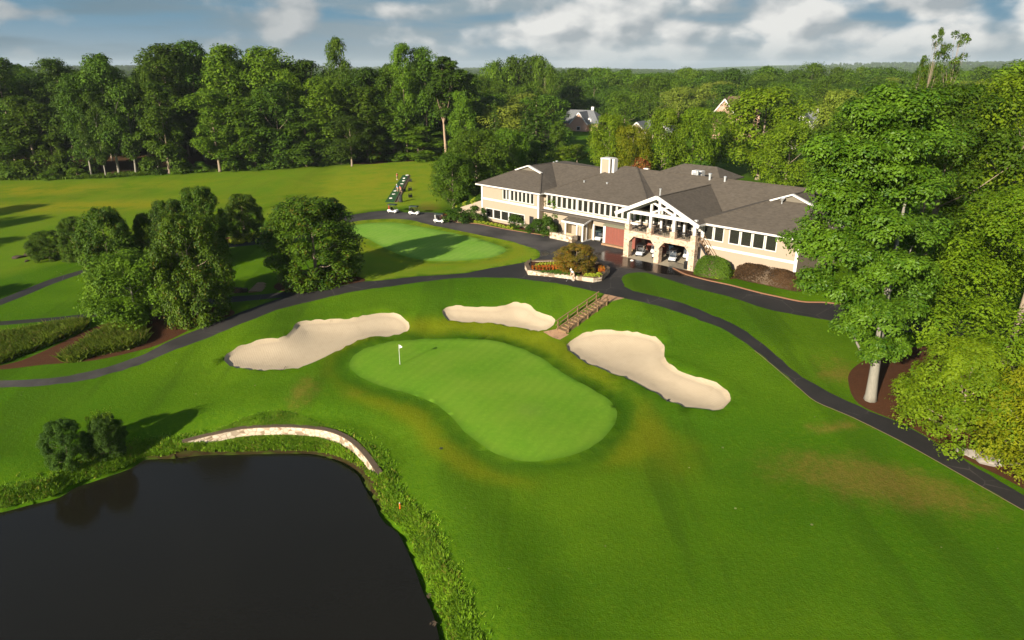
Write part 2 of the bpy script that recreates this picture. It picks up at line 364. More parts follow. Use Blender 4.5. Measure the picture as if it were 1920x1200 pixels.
L['brown'] = leafmat('leaf_brown', (.024, .014, .007), (.070, .038, .016), transl=.15, objvar=.1)
L['lime'] = leafmat('leaf_lime', (.25, .32, .02), (.42, .46, .04), transl=.3, objvar=.1)
L['grass'] = leafmat('leaf_grass', (.075, .19, .005), (.19, .33, .010), (.30, .28, .04), .12, .35, .6, .2, .1)
L['fern'] = leafmat('leaf_fern', (.055, .095, .005), (.125, .160, .010), (.17, .12, .03), .12, .3, .6, .2, .1)
L['flower'] = leafmat('petal_red', (.30, .035, .008), (.42, .10, .012), (.10, .14, .01), .3, .2, .5, .2, .1)
L['twig'] = leafmat('twig_foliage', (.20, .11, .05), (.28, .17, .07), transl=.2)
def barkmat(name, a, b):
    m, t = newmat(name); co = objco(t)
    mp = t.add('ShaderNodeMapping', ins={0: co}); mp.inputs['Scale'].default_value = (5, 5, 1)
    n = t.noise(mp.outputs[0], 1.4, 5, .7); finish(t, t.mix(n, a, b), .95, .1, n, .6, .04); return m
M['bark'] = barkmat('grey_brown_bark', (.16, .12, .085), (.34, .27, .20))
M['palebark'] = barkmat('pale_grey_bark', (.13, .12, .095), (.31, .285, .235))
M['pinebark'] = barkmat('pine_bark', (.22, .14, .09), (.46, .34, .24))

# ------------------------------------------------------------------ picture ray to ground (reads the survey of the place)
CP, SP = math.cos(PITCH), math.sin(PITCH)
def ray(px, py):
    u = (px-960)/FPX; v = (600-py)/FPX; return np.array([u, CP+v*SP, -SP+v*CP])
def un(px, py, z):
    d = ray(px, py); return d[:2]*((z-CZ)/d[2])
def sstep(a, b, x):
    t = np.clip((x-a)/(b-a), 0, 1); return t*t*(3-2*t)
# height survey: (px, py, z)
CTRL = [(905,415,0),(1000,440,0),(1090,470,0),(1160,480,0),(1230,494,0),(1290,506,0),(1130,520,-.05),(1130,548,-.15),(985,508,-.1),(1010,480,0),(1060,440,0),(870,424,0),(800,405,0),(740,400,-.1),(690,405,-.2),
 (1200,530,-.1),(1360,545,-.2),(1545,585,-.7),(1700,622,-1.3),(1900,650,-1.6),(1440,528,.35),(1500,536,.5),(1400,520,.25),(1350,522,.1),
 (1220,562,-.35),(1290,590,-.6),(1360,608,-.9),(1480,700,-1.9),(1530,740,-2.2),(1650,800,-2.7),(1800,872,-3.1),(1915,940,-3.3),(1630,745,-1.9),(1300,555,-.25),(1450,620,-.8),(1560,680,-1.5),(1800,760,-1.6),(1900,830,-2.1),
 (690,670,-3.55),(800,650,-3.6),(900,700,-3.75),(1000,720,-3.85),(1100,770,-4.0),(950,820,-4.1),(1040,850,-4.15),(860,640,-3.5),(1000,660,-3.6),(800,730,-3.9),
 (640,552,-.75),(700,545,-.55),(800,532,-.35),(900,524,-.2),(700,566,-.75),(620,580,-1.1),(540,600,-1.6),(470,635,-2.4),(800,560,-.8),(900,545,-.5),(1000,545,-.35),(1040,580,-1.3),(1080,600,-1.8),
 (660,596,-2.3),(740,586,-2.2),(590,606,-2.6),(600,680,-3.4),(480,690,-3.6),(430,665,-3.2),(760,620,-2.9),(700,650,-3.2),
 (840,580,-1.9),(960,566,-1.5),(1035,600,-2.4),(930,612,-2.9),(860,605,-2.8),(1015,622,-3.0),(800,610,-2.8),
 (1117,620,-2.2),(1230,632,-2.1),(1180,590,-1.0),(1280,620,-1.3),(1270,690,-2.6),(1365,735,-2.9),(1085,672,-3.2),(1180,712,-3.5),(1260,755,-3.55),(1340,772,-3.4),(1400,700,-2.2),(1450,800,-3.1),
 (520,572,-1.25),(400,622,-2.2),(330,648,-2.8),(200,702,-3.4),(60,722,-3.7),(-60,725,-3.8),
 (800,450,-.35),(920,470,-.15),(700,440,-.5),(780,515,-.4),(880,505,-.25),(590,525,-.8),(480,500,-1.2),(470,555,-2.0),
 (420,462,-1.0),(300,490,-1.5),(130,520,-2.1),(0,568,-2.7),(0,608,-3.1),(150,592,-2.8),(300,575,-2.4),(100,650,-3.2),(265,608,-2.6),(370,598,-2.3),(0,690,-3.6),(250,690,-3.3),
 (750,360,-.1),(700,320,.3),(820,320,.5),(500,370,-1),(560,330,-.2),(300,360,-1.9),(300,330,-1.4),(0,345,-2.3),(0,430,-2.7),(100,480,-2.2),(600,305,.2),(830,300,.7),(-200,400,-2.8),
 (400,760,-4.4),(250,780,-4.7),(100,780,-4.6),(600,770,-4.3),(700,800,-4.4),(800,870,-4.75),(780,940,-5.0),(900,1000,-5.1),(900,1190,-5.5),(1100,950,-4.7),(1300,1000,-4.6),(1600,950,-3.8),(1800,1000,-3.9),(1500,1190,-4.8),(1900,1190,-4.3),(1250,830,-4.2),(1500,850,-3.6),
 (0,870,-5.0),(-100,800,-4.7)]
CX = np.array([list(un(a, b, z)) for a, b, z in CTRL]); CZV = np.array([c[2] for c in CTRL], float)
far = [(math.sin(a)*r, math.cos(a)*r) for r in (300, 420) for a in np.linspace(-1.2, 1.2, 9)]+[(-60, 10), (60, 10), (0, 12), (-130, 60), (120, 50)]
farz = [1.0]*9+[2.0]*9+[-6.2, -4.0, -5.5, -5.0, -2.0]
CX = np.vstack([CX, far]); CZV = np.concatenate([CZV, farz])
def phi(r2): return np.sqrt(r2+36.0)
D2 = ((CX[:, None]-CX[None])**2).sum(-1)
WT = np.linalg.solve(phi(D2)+np.eye(len(CX))*-.35, CZV-CZV.mean())
def h0(P):
    P = np.atleast_2d(P); out = np.empty(len(P))
    for i in range(0, len(P), 4000):
        Q = P[i:i+4000]; out[i:i+4000] = phi(((Q[:, None]-CX[None])**2).sum(-1))@WT+CZV.mean()
    rr = np.hypot(P[:, 0], P[:, 1]); k = sstep(260, 420, rr)
    hill = 1.5-9*sstep(500, 1100, rr)+3.5*np.sin(P[:, 0]/310+1)*np.cos(P[:, 1]/370)+sstep(700, 2000, rr)*(4+8*np.sin(P[:, 0]/420+.4)*np.cos(P[:, 1]/600))+sstep(1500, 4200, rr)*(2+40*np.exp(-((P[:, 0]-2300)/900)**2)+36*np.exp(-((P[:, 0]+1600)/700)**2)+10*np.sin(P[:, 0]/500+2))
    return out*(1-k)+hill*k
def G(px, py):
    z = -1.5
    for _ in range(40):
        p = un(px, py, z); z = .5*z+.5*float(h0(p)[0])
    return np.array([p[0], p[1], z])
def spline(pts, closed=True, step=.8, smooth=True):
    P = np.array(pts, float)[:, :2]; n = len(P); out = []
    rng_ = range(n if closed else n-1)
    for i in rng_:
        if closed: a, b, c, d = P[i-1], P[i], P[(i+1) % n], P[(i+2) % n]
        else: a, b, c, d = P[max(i-1, 0)], P[i], P[i+1], P[min(i+2, n-1)]
        k = max(1, int(np.ceil(np.hypot(*(c-b))/step)))
        for j in range(k):
            t = j/k
            if smooth:
                # centripetal-ish: catmull-rom with tangents limited by segment length
                sl = np.hypot(*(c-b)); m0 = (c-a); m1 = (d-b)
                m0 = m0/max(np.hypot(*m0), 1e-6)*sl*.9; m1 = m1/max(np.hypot(*m1), 1e-6)*sl*.9
                q = (2*t**3-3*t**2+1)*b+(t**3-2*t**2+t)*m0+(-2*t**3+3*t**2)*c+(t**3-t**2)*m1
            else: q = b*(1-t)+c*t
            out.append(q)
    if not closed: out.append(P[-1])
    return np.array(out)
def gpoly(pix, step=.8, smooth=True, closed=True): return spline([G(*p) for p in pix], closed, step, smooth)
def inside(P, poly):
    x, y = P[:, 0], P[:, 1]; r = np.zeros(len(P), bool); a = poly; b = np.roll(poly, -1, 0)
    lo = poly.min(0); hi = poly.max(0); idx = np.where((x >= lo[0]) & (x <= hi[0]) & (y >= lo[1]) & (y <= hi[1]))[0]
    X = x[idx]; Y = y[idx]; rr = np.zeros(len(idx), bool)
    for (x1, y1), (x2, y2) in zip(a, b):
        if y1 == y2: continue
        c = (y1 > Y) != (y2 > Y); rr ^= c & (X < (x2-x1)*(Y-y1)/(y2-y1)+x1)
    r[idx] = rr; return r
def dist(P, line, closed=True):
    out = np.full(len(P), 1e9); a = line if closed else line[:-1]; b = np.roll(line, -1, 0) if closed else line[1:]
    lo = line.min(0)-25; hi = line.max(0)+25
    idx = np.where((P[:, 0] > lo[0]) & (P[:, 0] < hi[0]) & (P[:, 1] > lo[1]) & (P[:, 1] < hi[1]))[0]; Q = P[idx]; o = out[idx]
    for p, q in zip(a, b):
        d = q-p; t = np.clip(((Q-p)@d)/max(d@d, 1e-9), 0, 1); o = np.minimum(o, np.hypot(*(Q-p-t[:, None]*d).T))
    out[idx] = o; return out

GREEN = gpoly([(655,680),(668,662),(700,648),(740,640),(800,635),(860,634),(920,638),(965,648),(1010,668),(1045,692),(1085,715),(1120,735),(1145,752),(1157,772),(1152,795),(1130,822),(1095,845),(1055,858),(1010,864),(965,862),(930,850),(900,832),(870,808),(845,780),(820,759),(790,745),(750,733),(710,722),(675,706),(658,692)])
BUNK = [gpoly([(420,675),(432,660),(453,649),(490,638),(530,633),(546,620),(559,606),(591,601),(655,598),(713,587),(745,590),(766,606),(764,620),(730,629),(687,633),(655,646),(602,675),(559,691),(496,695),(437,689)], .6),
        gpoly([(829,585),(841,575),(878,575),(931,577),(963,568),(990,572),(1011,587),(1040,598),(1038,609),(1016,621),(979,617),(931,608),(889,605),(841,601)], .6),
        gpoly([(1062,649),(1085,630),(1117,621),(1186,623),(1229,633),(1245,649),(1247,673),(1271,694),(1314,710),(1351,723),(1370,747),(1356,766),(1325,770),(1282,763),(1250,751),(1213,729),(1176,710),(1128,694),(1085,673)], .6)]
PRACT = gpoly([(640,440),(640,425),(662,422),(690,418),(740,417),(773,422),(807,428),(857,438),(907,450),(945,464),(947,472),(923,482),(873,488),(807,489),(765,482),(732,470),(707,457),(682,445)])
ROAD = gpoly([(520,446),(560,432),(600,416),(650,405),(698,397),(743,394),(757,398),(807,398),(832,401),(842,411),(857,417),(897,420),(923,425),(960,432),(1031,443),(1075,450),(1090,442),(1136,442),(1160,455),(1180,470),(1230,480),(1262,503),(1286,515),(1327,526),(1369,535),(1411,546),(1440,553),(1503,566),(1552,568),(1700,588),(1925,610),(2150,622),
 (2150,654),(1925,640),(1700,622),(1545,599),(1492,590),(1440,580),(1360,554),(1314,543),(1272,530),(1231,517),(1210,511),(1189,511),(1172,515),(1166,524),(1172,537),(1187,545),(1220,553),(1266,564),(1298,575),(1331,589),(1360,600),(1400,622),(1440,652),(1485,692),(1530,722),(1600,757),(1700,800),(1800,858),(1940,938),(2150,1050),
 (2150,1092),(1940,968),(1800,888),(1700,832),(1600,782),(1530,752),(1500,728),(1450,685),(1400,645),(1360,619),(1314,600),(1272,585),(1220,570),(1171,559),(1133,551),(1064,535),(1002,526),(960,521),(860,521),(780,530),(700,541),(620,556),(540,575),(470,600),(400,629),(330,655),(260,684),(180,708),(90,722),(-40,728),(-260,735),
 (-260,722),(-40,714),(80,710),(180,694),(260,668),(330,634),(395,609),(450,586),(520,561),(560,551),(600,545),(680,528),(712,526),(775,519),(840,515),(880,511),(902,506),(954,497),(995,489),(1011,483),(1013,478),(1006,468),(975,458),(960,453),(898,440),(840,428),(800,420),(773,413),(740,410),(690,412),(657,417),(600,430),(540,450)], .9)
ROAD = ROAD+np.random.default_rng(8).normal(0, .05, ROAD.shape)
PATH2 = gpoly([(570,436),(515,447),(420,459),(340,472),(250,488),(160,505),(100,522),(50,541),(-30,573),(-220,640),(-220,652),(-30,584),(50,553),(100,532),(160,512),(250,496),(340,480),(425,465),(515,455),(570,446)], .9)
PATH3 = gpoly([(-240,612),(-30,604),(100,595),(182,586),(250,578),(340,566),(430,556),(510,550),(565,545),(580,553),(545,557),(430,567),(340,576),(205,591),(100,601),(-30,612),(-240,621)], .9)
MULCH = [gpoly(p, .9) for p in (
 [(515,534),(560,516),(620,511),(672,519),(684,527),(640,534),(600,542),(560,546),(525,545)],
 [(-20,692),(40,676),(110,645),(180,612),(250,598),(330,582),(400,576),(440,588),(380,607),(325,634),(280,652),(180,675),(80,684)],
 [(846,411),(870,403),(905,404),(1000,430),(1036,437),(1030,441),(960,427),(900,416),(860,415)],
 [(1264,503),(1293,497),(1400,495),(1520,510),(1540,540),(1500,536),(1445,528),(1410,520),(1380,522),(1340,526),(1322,523),(1286,514)],
 [(1590,712),(1600,690),(1640,668),(1750,650),(1960,690),(1960,930),(1880,895),(1800,855),(1700,797),(1610,757)],
 [(395,461),(420,446),(520,432),(548,434),(515,446),(420,458)],
 [(650,306),(690,302),(740,298),(830,293),(830,299),(740,304),(690,308)])]
FOREST = gpoly([(-150,334),(0,333),(200,331),(330,322),(420,318),(560,310),(640,305),(740,299),(840,294),(860,282),(700,270),(300,270),(-150,280)], 4)
PONDZ = -6.4
POND = spline([un(*p, PONDZ) for p in [(-420,1000),(0,955),(60,940),(106,929),(131,913),(177,897),(237,876),(269,858),(315,856),(379,849),(450,848),(520,846),(591,848),(641,862),(680,886),(694,911),(713,940),(727,970),(757,995),(774,1025),(792,1066),(806,1104),(821,1136),(832,1165),(840,1200),(862,1290),(600,1420),(-600,1400)]], True, .6)
WPIX = [(341,828),(379,818),(415,810),(450,803),(485,800),(520,799),(555,799.5),(584,802),(608,805),(627,810),(645,818),(662,829),(677,843),(690,858),(700,872),(710,886)]
WZ0 = np.interp(np.arange(len(WPIX)), [0, 2, 4, 9, 13, 15], [-5.55, -5.22, -5.02, -4.88, -4.95, -5.05])
RWALL = spline([un(*p, z) for p, z in zip(WPIX, WZ0)], False, .5)
RACC = np.concatenate([[0], np.cumsum(np.hypot(*np.diff(RWALL, axis=0).T))])
WKN = np.array([RACC[np.argmin(np.hypot(*(RWALL-un(*p, z)).T))] for p, z in zip(WPIX, WZ0)])
def WZ(t): return np.interp(t, WKN, WZ0)
# building frame: x along the facade to the right, y into the building
BANG = R(-44); BE = np.array([math.cos(BANG), math.sin(BANG)]); BN = np.array([BE[1], -BE[0]]); BO = np.array([-5.5, 123.5])
def B2W(s, n): return BO+s*BE+n*BN
SLAB = spline([B2W(*p) for p in [(24, -1.0), (24, -9), (45.6, -9), (45.6, 3.9), (33.6, 3.9), (33.6, -1.0)]], True, 1, False)
LANDT = gpoly([(1133,551),(1171,559),(1150,564),(1138,569),(1123,565)], .6, False)
LANDB = gpoly([(1018,625),(1044,619),(1067,629),(1050,638)], .6, False)

def hloc(P):
    """final ground height with bunkers, pond bank and retaining wall"""
    z = h0(P)
    for b in BUNK:
        d = dist(P, b); i = inside(P, b)
        z = np.where(i, z-(.20*sstep(0, .22, d)+.32*sstep(.1, 2.6, d)), z+.20*np.exp(-((d-.5)/.8)**2)*(d < 5))
    d = dist(P, GREEN); i = inside(P, GREEN); z = np.where(i, z+.10*sstep(0, 4, d), z-.16*np.exp(-((d-1.0)/1.0)**2)*(d < 6))
    d = dist(P, PRACT); i = inside(P, PRACT); z = np.where(i, z+.06*sstep(0, 3, d), z-.10*np.exp(-((d-.8)/.8)**2)*(d < 5))
    # pond bank
    d = dist(P, POND); i = inside(P, POND)
    bank = PONDZ+.12+.75*sstep(0, 1.3, d)+.9*sstep(1.0, 6.5, d)
    k = sstep(2.0, 8.5, d); zb = bank*(1-k)+z*k; zb = np.minimum(zb, z+.3)
    zb = np.where(i, PONDZ-.15-1.0*sstep(0, 2.5, d), zb)
    # behind the retaining wall the lawn is held up
    a, b = RWALL[:-1], RWALL[1:]; near = np.where(dist(P, RWALL, False) < 9)[0]
    if len(near):
        Q = P[near]; best = np.full(len(Q), 1e9); sg = np.zeros(len(Q)); tt = np.zeros(len(Q))
        for n_, (p, q) in enumerate(zip(a, b)):
            dd = q-p; L_ = np.hypot(*dd); t = np.clip(((Q-p)@dd)/(L_*L_), 0, 1); v = Q-p-t[:, None]*dd; r = np.hypot(*v.T)
            m = r < best-1e-9; best = np.where(m, r, best); sg = np.where(m, np.sign(dd[0]*v[:, 1]-dd[1]*v[:, 0]), sg); tt = np.where(m, RACC[n_]+t*L_, tt)
        endk = sstep(0, 3.2, tt)*sstep(0, 2.2, RACC[-1]-tt)
        up = sg > 0
        fall = 1-sstep(3.0, 8.0, best)
        zu = np.maximum(zb[near], WZ(tt)-.10+.04*best)*fall+zb[near]*(1-fall)
        shelf = np.maximum(WZ(tt)-.14-.78*endk-.12*best*endk, PONDZ+.25)
        kk = 1-sstep(.5, 2.4, best)*(1-endk)*.0
        zl = np.where(endk > .02, np.minimum(np.maximum(zb[near], shelf), shelf), zb[near])
        zl = shelf*(1-sstep(.35, 1.7, best))+zb[near]*sstep(.35, 1.7, best)
        zl = np.where(best > 1.7, zb[near], zl)
        zh = np.where(up & (best > .2), zu, np.where(i[near], zb[near], zl))
        past = (tt < 1e-6) | (tt > RACC[-1]-1e-6)
        wk_ = np.where(past, 1-sstep(.2, 3.0, best), 1.0)
        zb[near] = zb[near]*(1-wk_)+np.where(past & ~i[near], np.maximum(zh, zb[near]), zh)*wk_
    return zb
def H(x, y): return float(hloc(np.array([[x, y]]))[0])

# ------------------------------------------------------------------ ground: one triangulation cut along every outline
def off(poly, d):
    t = np.roll(poly, -1, 0)-np.roll(poly, 1, 0); n = np.stack([t[:, 1], -t[:, 0]], 1)/np.maximum(np.hypot(*t.T), 1e-6)[:, None]
    q = poly+n*d
    return q if inside((poly+n*.05), poly).mean() > .5 and d > 0 else poly-n*d
loops = [GREEN, *BUNK, PRACT, ROAD, PATH2, PATH3, *MULCH, FOREST, POND, SLAB, LANDT, LANDB]
rg = np.random.default_rng(5)
def grid(x0, x1, y0, y1, st, j=.3):
    X, Y = np.meshgrid(np.arange(x0, x1, st), np.arange(y0, y1, st)); P = np.stack([X.ravel(), Y.ravel()], 1)
    return P+rg.uniform(-j, j, P.shape)*st
def fov(P, ext=1.15): return (np.abs(P[:, 0]) < P[:, 1]*.78*ext+14)
g1 = grid(-70, 72, 16, 112, 1.15); g1 = g1[fov(g1)]
g2 = grid(-170, 150, 12, 260, 3.6); inn = (np.abs(g2[:, 0]+0) < 71) & (g2[:, 1] > 15) & (g2[:, 1] < 113) & fov(g2); g2 = g2[~inn]
ringp = [(math.sin(a)*r, math.cos(a)*r) for r in np.geomspace(300, 7000, 22) for a in np.linspace(-math.pi, math.pi, 90, endpoint=False)]
g3 = np.array(ringp)
wl = np.vstack([RWALL+0, ])
tw = np.gradient(RWALL, axis=0); nw = np.stack([-tw[:, 1], tw[:, 0]], 1)/np.hypot(*tw.T)[:, None]
wl = np.vstack([RWALL+nw*.19, RWALL+nw*.23, RWALL-nw*.4])
wl = np.vstack([wl]+[RWALL+nw*q+rg.uniform(-.08, .08, RWALL.shape) for q in (.7, 1.2, 1.8, 2.6, 3.6)]+[RWALL-nw*q+rg.uniform(-.06, .06, RWALL.shape) for q in (.65, .95, 1.3, 1.75)])
bl = np.vstack([off(b, q) for b in BUNK for q in (.24, .8, 1.6)]+[off(b, -q) for b in BUNK for q in (.5, 1.1)]+[off(GREEN, .5), off(GREEN, -.9), off(GREEN, -1.8), off(POND, .5), off(POND, -.6), off(POND, -1.3)])
pts = np.vstack([g1, g2, g3, wl, bl]); verts = [Vector(p) for p in pts]; edges = []
for lp in loops:
    i0 = len(verts); verts += [Vector(p) for p in lp]; n = len(lp); edges += [(i0+k, i0+(k+1) % n) for k in range(n)]
vo, _, fo, *_ = delaunay_2d_cdt(verts, edges, [], 0, 1e-4)
PV = np.array([tuple(v) for v in vo]); TF = np.array([f for f in fo if len(f) == 3], np.int32)
ZV = hloc(PV); V3 = np.column_stack([PV, ZV]); cen = PV[TF].mean(1)
lab = np.zeros(len(TF), int); names = ['ground']; mats = [M['fairway']]
def region(polys, name, mat):
    names.append(name); mats.append(mat)
    for p in polys: lab[inside(cen, p)] = len(names)-1
region([FOREST], 'forest_floor', M['floor'])
for mm in MULCH: region([mm], 'mulch_bed', M['mulch'])
region([PATH2, PATH3], 'cart_path', M['asphalt'])
region([ROAD], 'driveway', M['asphalt'])
region([PRACT], 'practice_green', M['practice']); region([GREEN], 'putting_green', M['green'])
for b in BUNK: region([b], 'sand_bunker', M['sand'])
region([LANDT, LANDB], 'brick_landing', M['brick']); region([SLAB], 'concrete_slab', M['concrete'])
def gauss(px, py, rx, ry, rot=0):
    c = G(px, py)[:2]; d = PV-c; cr, sr = math.cos(rot), math.sin(rot); x = d[:, 0]*cr+d[:, 1]*sr; y = -d[:, 0]*sr+d[:, 1]*cr
    return np.exp(-(x/rx)**2-(y/ry)**2)
dG = dist(PV, GREEN); iG = inside(PV, GREEN); dP = dist(PV, PRACT); dPond = dist(PV, POND)
A = {}
A['dry'] = np.clip(np.where(iG, 0, .95*np.exp(-((dG-2.6)/1.5)**2)*(.55+.45*np.sin(PV[:, 0]*.35+PV[:, 1]*.2)))+.75*np.exp(-((dP-2.0)/1.3)**2)+gauss(800, 615, 3.5, 2.5)*.8+gauss(1270, 850, 3.5, 5)*.6
        +gauss(170, 388, 22, 5)*.7+gauss(30, 358, 18, 6)*.7+.5*gauss(1000, 630, 5, 3)+.5*gauss(1090, 680, 4, 6), 0, 1)
A['brown'] = np.clip(gauss(565, 735, 1.6, 4)*.8+gauss(650, 735, 2.5, 1.2)*.5+gauss(1580, 900, 9, 4, -.4)*.62+gauss(1700, 910, 7, 2.5, -.5)*.6+gauss(1550, 800, 2.5, .8)*.95+gauss(1570, 690, 2.5, 5)*.65+gauss(1570, 705, 2, .7)*.9+gauss(1000, 770, 1.2, .8)*.5
        +gauss(800, 385, 2.5, 6)*.85+gauss(800, 393, 5, 2)*.7+gauss(1770, 840, 10, 1.2, -.75)*.5+gauss(940, 958, .6, .6)*.6, 0, 1)
A['collar'] = np.where(iG, 0, np.exp(-((dG-.55)/.75)**2))+np.where(inside(PV, PRACT), 0, .7*np.exp(-((dP-.4)/.55)**2))
A['gold'] = np.clip(gauss(165, 386, 26, 6)*.85+gauss(30, 358, 24, 7)*.8+gauss(690, 345, 16, 22)*.55+gauss(300, 345, 20, 5)*.3, 0, .9)
A['lush'] = np.clip(np.exp(-(dPond/3.2)**2)+.8*gauss(500, 785, 6, 2.5)+.5*gauss(260, 830, 4, 3), 0, 1)*~inside(PV, POND)
rgc = [G(*p)[:2] for p in ((560, 375), (700, 350), (780, 340))]
rmask = inside(PV, gpoly([(478,398),(560,375),(610,340),(622,312),(740,300),(830,296),(850,340),(830,385),(740,392),(650,404),(540,425)], 3))
A['range'] = np.where(rmask, np.clip(dist(PV, gpoly([(478,398),(560,375),(610,340),(622,312),(740,300),(830,296),(850,340),(830,385),(740,392),(650,404),(540,425)], 3))/2.5, 0, 1), 0)*.8
edgem = np.minimum(dG, np.minimum(dP, 1e9))
for b in BUNK: edgem = np.minimum(edgem, dist(PV, b))
A['mud'] = np.clip(1.1-dPond/.55, 0, 1)*(dist(PV, RWALL, False) < 3.2)
LEFT = gpoly([(-200,336),(200,334),(620,312),(560,375),(478,398),(300,470),(100,500),(-200,560)], 3)
A['range'] = np.maximum(A['range'], np.where(inside(PV, LEFT), np.clip(dist(PV, LEFT)/3, 0, 1)*.42, 0))
APR = gpoly([(640,418),(690,412),(740,410),(773,413),(800,420),(840,428),(898,440),(960,453),(1006,468),(1013,480),(995,489),(954,497),(902,506),(840,514),(775,518),(690,526),(660,500),(640,450)], 2)
A['range'] = np.maximum(A['range'], np.where(inside(PV, APR), .75, 0))
A['edge'] = np.exp(-(edgem/.55)**2)
A['wet'] = np.clip(gauss(1190, 490, 9, 3.5, BANG)*.95+gauss(1240, 502, 8, 2, BANG)*.7+gauss(1020, 476, 1.6, 3)*.8+gauss(1110, 500, 4, 3)*.4, 0, 1)
A['old'] = np.clip(gauss(930, 438, 22, 5, BANG)+gauss(780, 408, 14, 5)*.9+gauss(1080, 470, 12, 6, BANG)*.6+gauss(150, 715, 30, 10)*.8, 0, 1)
for k in range(len(names)):
    sel = TF[lab == k]
    if not len(sel): continue
    u, inv = np.unique(sel, return_inverse=True); me = fastmesh(names[k], V3[u], inv.reshape(-1, 3), True)
    for an, av in A.items():
        at = me.attributes.new(an, 'FLOAT', 'POINT'); at.data.foreach_set('value', av[u].astype(np.float32))
    tag(link(names[k], me, mats[k]), kind='structure')
tri = [Vector(p) for p in POND]; me = bpy.data.meshes.new('pond_water')
# water sheet runs a little under the banks
wpoly = off(POND, -.5); me.from_pydata([(p[0], p[1], PONDZ) for p in wpoly], [], [tuple(range(len(wpoly)))])
bm = bmesh.new(); bm.from_mesh(me); bmesh.ops.triangulate(bm, faces=bm.faces); bmesh.ops.recalc_face_normals(bm, faces=bm.faces)
for f in bm.faces:
    if f.normal.z < 0: f.normal_flip()
bm.to_mesh(me); bm.free(); tag(link('pond_water', me, M['water']), kind='structure')

def strip(line, wd, z0, z1, name, mat):
    t = np.gradient(line, axis=0); n = np.stack([-t[:, 1], t[:, 0]], 1)/np.maximum(np.hypot(*t.T), 1e-6)[:, None]
    a = line-n*wd/2; b = line+n*wd/2; za = hloc(line); mb = MB()
    for k in range(len(line)-1):
        q = [(a[k], z0), (b[k], z0), (b[k], z1), (a[k], z1)]
        i = len(mb.v)
        for kk in (k, k+1): mb.v += [(a[kk][0], a[kk][1], za[kk]+z0), (b[kk][0], b[kk][1], za[kk]+z0), (b[kk][0], b[kk][1], za[kk]+z1), (a[kk][0], a[kk][1], za[kk]+z1)]
        mb.f += [(i, i+4, i+5, i+1), (i+1, i+5, i+6, i+2), (i+2, i+6, i+7, i+3), (i+3, i+7, i+4, i)]
        if k == 0: mb.f.append((i, i+1, i+2, i+3))
        if k == len(line)-2: mb.f.append((i+7, i+6, i+5, i+4))
    return mb.build(name, mat)
tag(strip(gpoly([(1262,503),(1286,515),(1327,526),(1369,535),(1411,546),(1440,553),(1503,566),(1552,568),(1700,588)], .9, True, False), .17, -.1, .12, 'brick_kerb', M['kerb']), kind='structure')
tag(strip(gpoly([(842,411),(857,417),(897,420),(923,425),(960,432),(1031,443)], .9, True, False), .15, -.1, .09, 'brick_kerb', M['kerb']), kind='structure')
tag(strip(gpoly([(1415,657),(1450,686),(1500,729),(1530,753),(1600,783),(1700,833),(1800,889),(1940,969),(2150,1093)], .9, True, False), .07, -.06, .02, 'concrete_edging', M['kerbpale']), kind='structure')
# ------------------------------------------------------------------ clubhouse (local x along the facade, y into the building)
CH = empty('clubhouse', (BO[0], BO[1], 0), BANG, 'long beige clubhouse with brown shingle hip roofs, white trim and a stone arched porch', 'clubhouse')
EZ = 6.45
def wallpanel(mb, s0, s1, z0, z1, y, th, holes=()):
    """front wall from s0 to s1, outer face at y, with openings (a,b,c,d)"""
    xs = sorted({s0, s1, *[h[0] for h in holes], *[h[1] for h in holes]}); zs = sorted({z0, z1, *[h[2] for h in holes], *[h[3] for h in holes]})
    for a, b in zip(xs, xs[1:]):
        for c, d in zip(zs, zs[1:]):
            m, k = (a+b)/2, (c+d)/2
            if any(h[0] < m < h[1] and h[2] < k < h[3] for h in holes): continue
            mb.box(a, b, y, y+th, c, d)
# windows: (s0, s1, z0, z1, y of wall)
wins = [(5.42+.935*i+.12, 5.42+.935*i+.80, 4.40, 6.12, 0.0) for i in range(8)]
wins += [(1.25+1.92*i, 2.95+1.92*i, .65, 2.2, 0.0) for i in range(5)]
wins += [(14.75+1.1*i, 15.57+1.1*i, 4.32, 6.12, 1.2) for i in range(27)]
wins += [(45.35+a, 45.35+b, 4.2, 6.0, -1.5) for a, b in ((0, 1.25), (1.55, 2.8), (3.7, 5.05), (5.35, 6.7), (7.0, 8.4), (8.7, 10.05))]
def holes(y, lo=-1, hi=99): return [(a, b, c, d) for a, b, c, d, yy in wins if yy == y]
mb = MB()
wallpanel(mb, 0, 14, -.3, EZ, 0.0, .25, holes(0.0)+[(11.75, 12.75, .1, 2.25)])
mb.box(0, .25, .25, 24, -.3, EZ); mb.box(13.75, 14, .25, 3.2, -.3, EZ)
wallpanel(mb, 14, 45, -.3, EZ, 1.2, .25, holes(1.2)+[(24.75, 27.1, -.2, 2.45), (34.2, 44.6, -.2, 3.3)])
wallpanel(mb, 44.75, 58.3, -.4, EZ, -1.5, .25, holes(-1.5))
mb.box(44.75, 45.0, -1.25, 1.2, -.3, EZ); mb.box(58.05, 58.3, -1.25, 24, -.4, EZ)
mb.box(0.25, 58.05, 23.75, 24, -.3, EZ)
mb.build('wall', M['wall'], CH)
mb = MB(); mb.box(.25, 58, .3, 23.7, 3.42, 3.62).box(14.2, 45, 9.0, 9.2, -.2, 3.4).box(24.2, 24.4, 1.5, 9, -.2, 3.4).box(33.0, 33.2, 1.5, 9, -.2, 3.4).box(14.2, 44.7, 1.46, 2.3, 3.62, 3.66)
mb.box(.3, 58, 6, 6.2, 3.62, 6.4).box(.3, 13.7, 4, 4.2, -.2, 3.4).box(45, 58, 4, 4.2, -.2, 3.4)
mb.build('interior_wall', plain('interior_dark', (.10, .085, .07), .9, .1), CH)
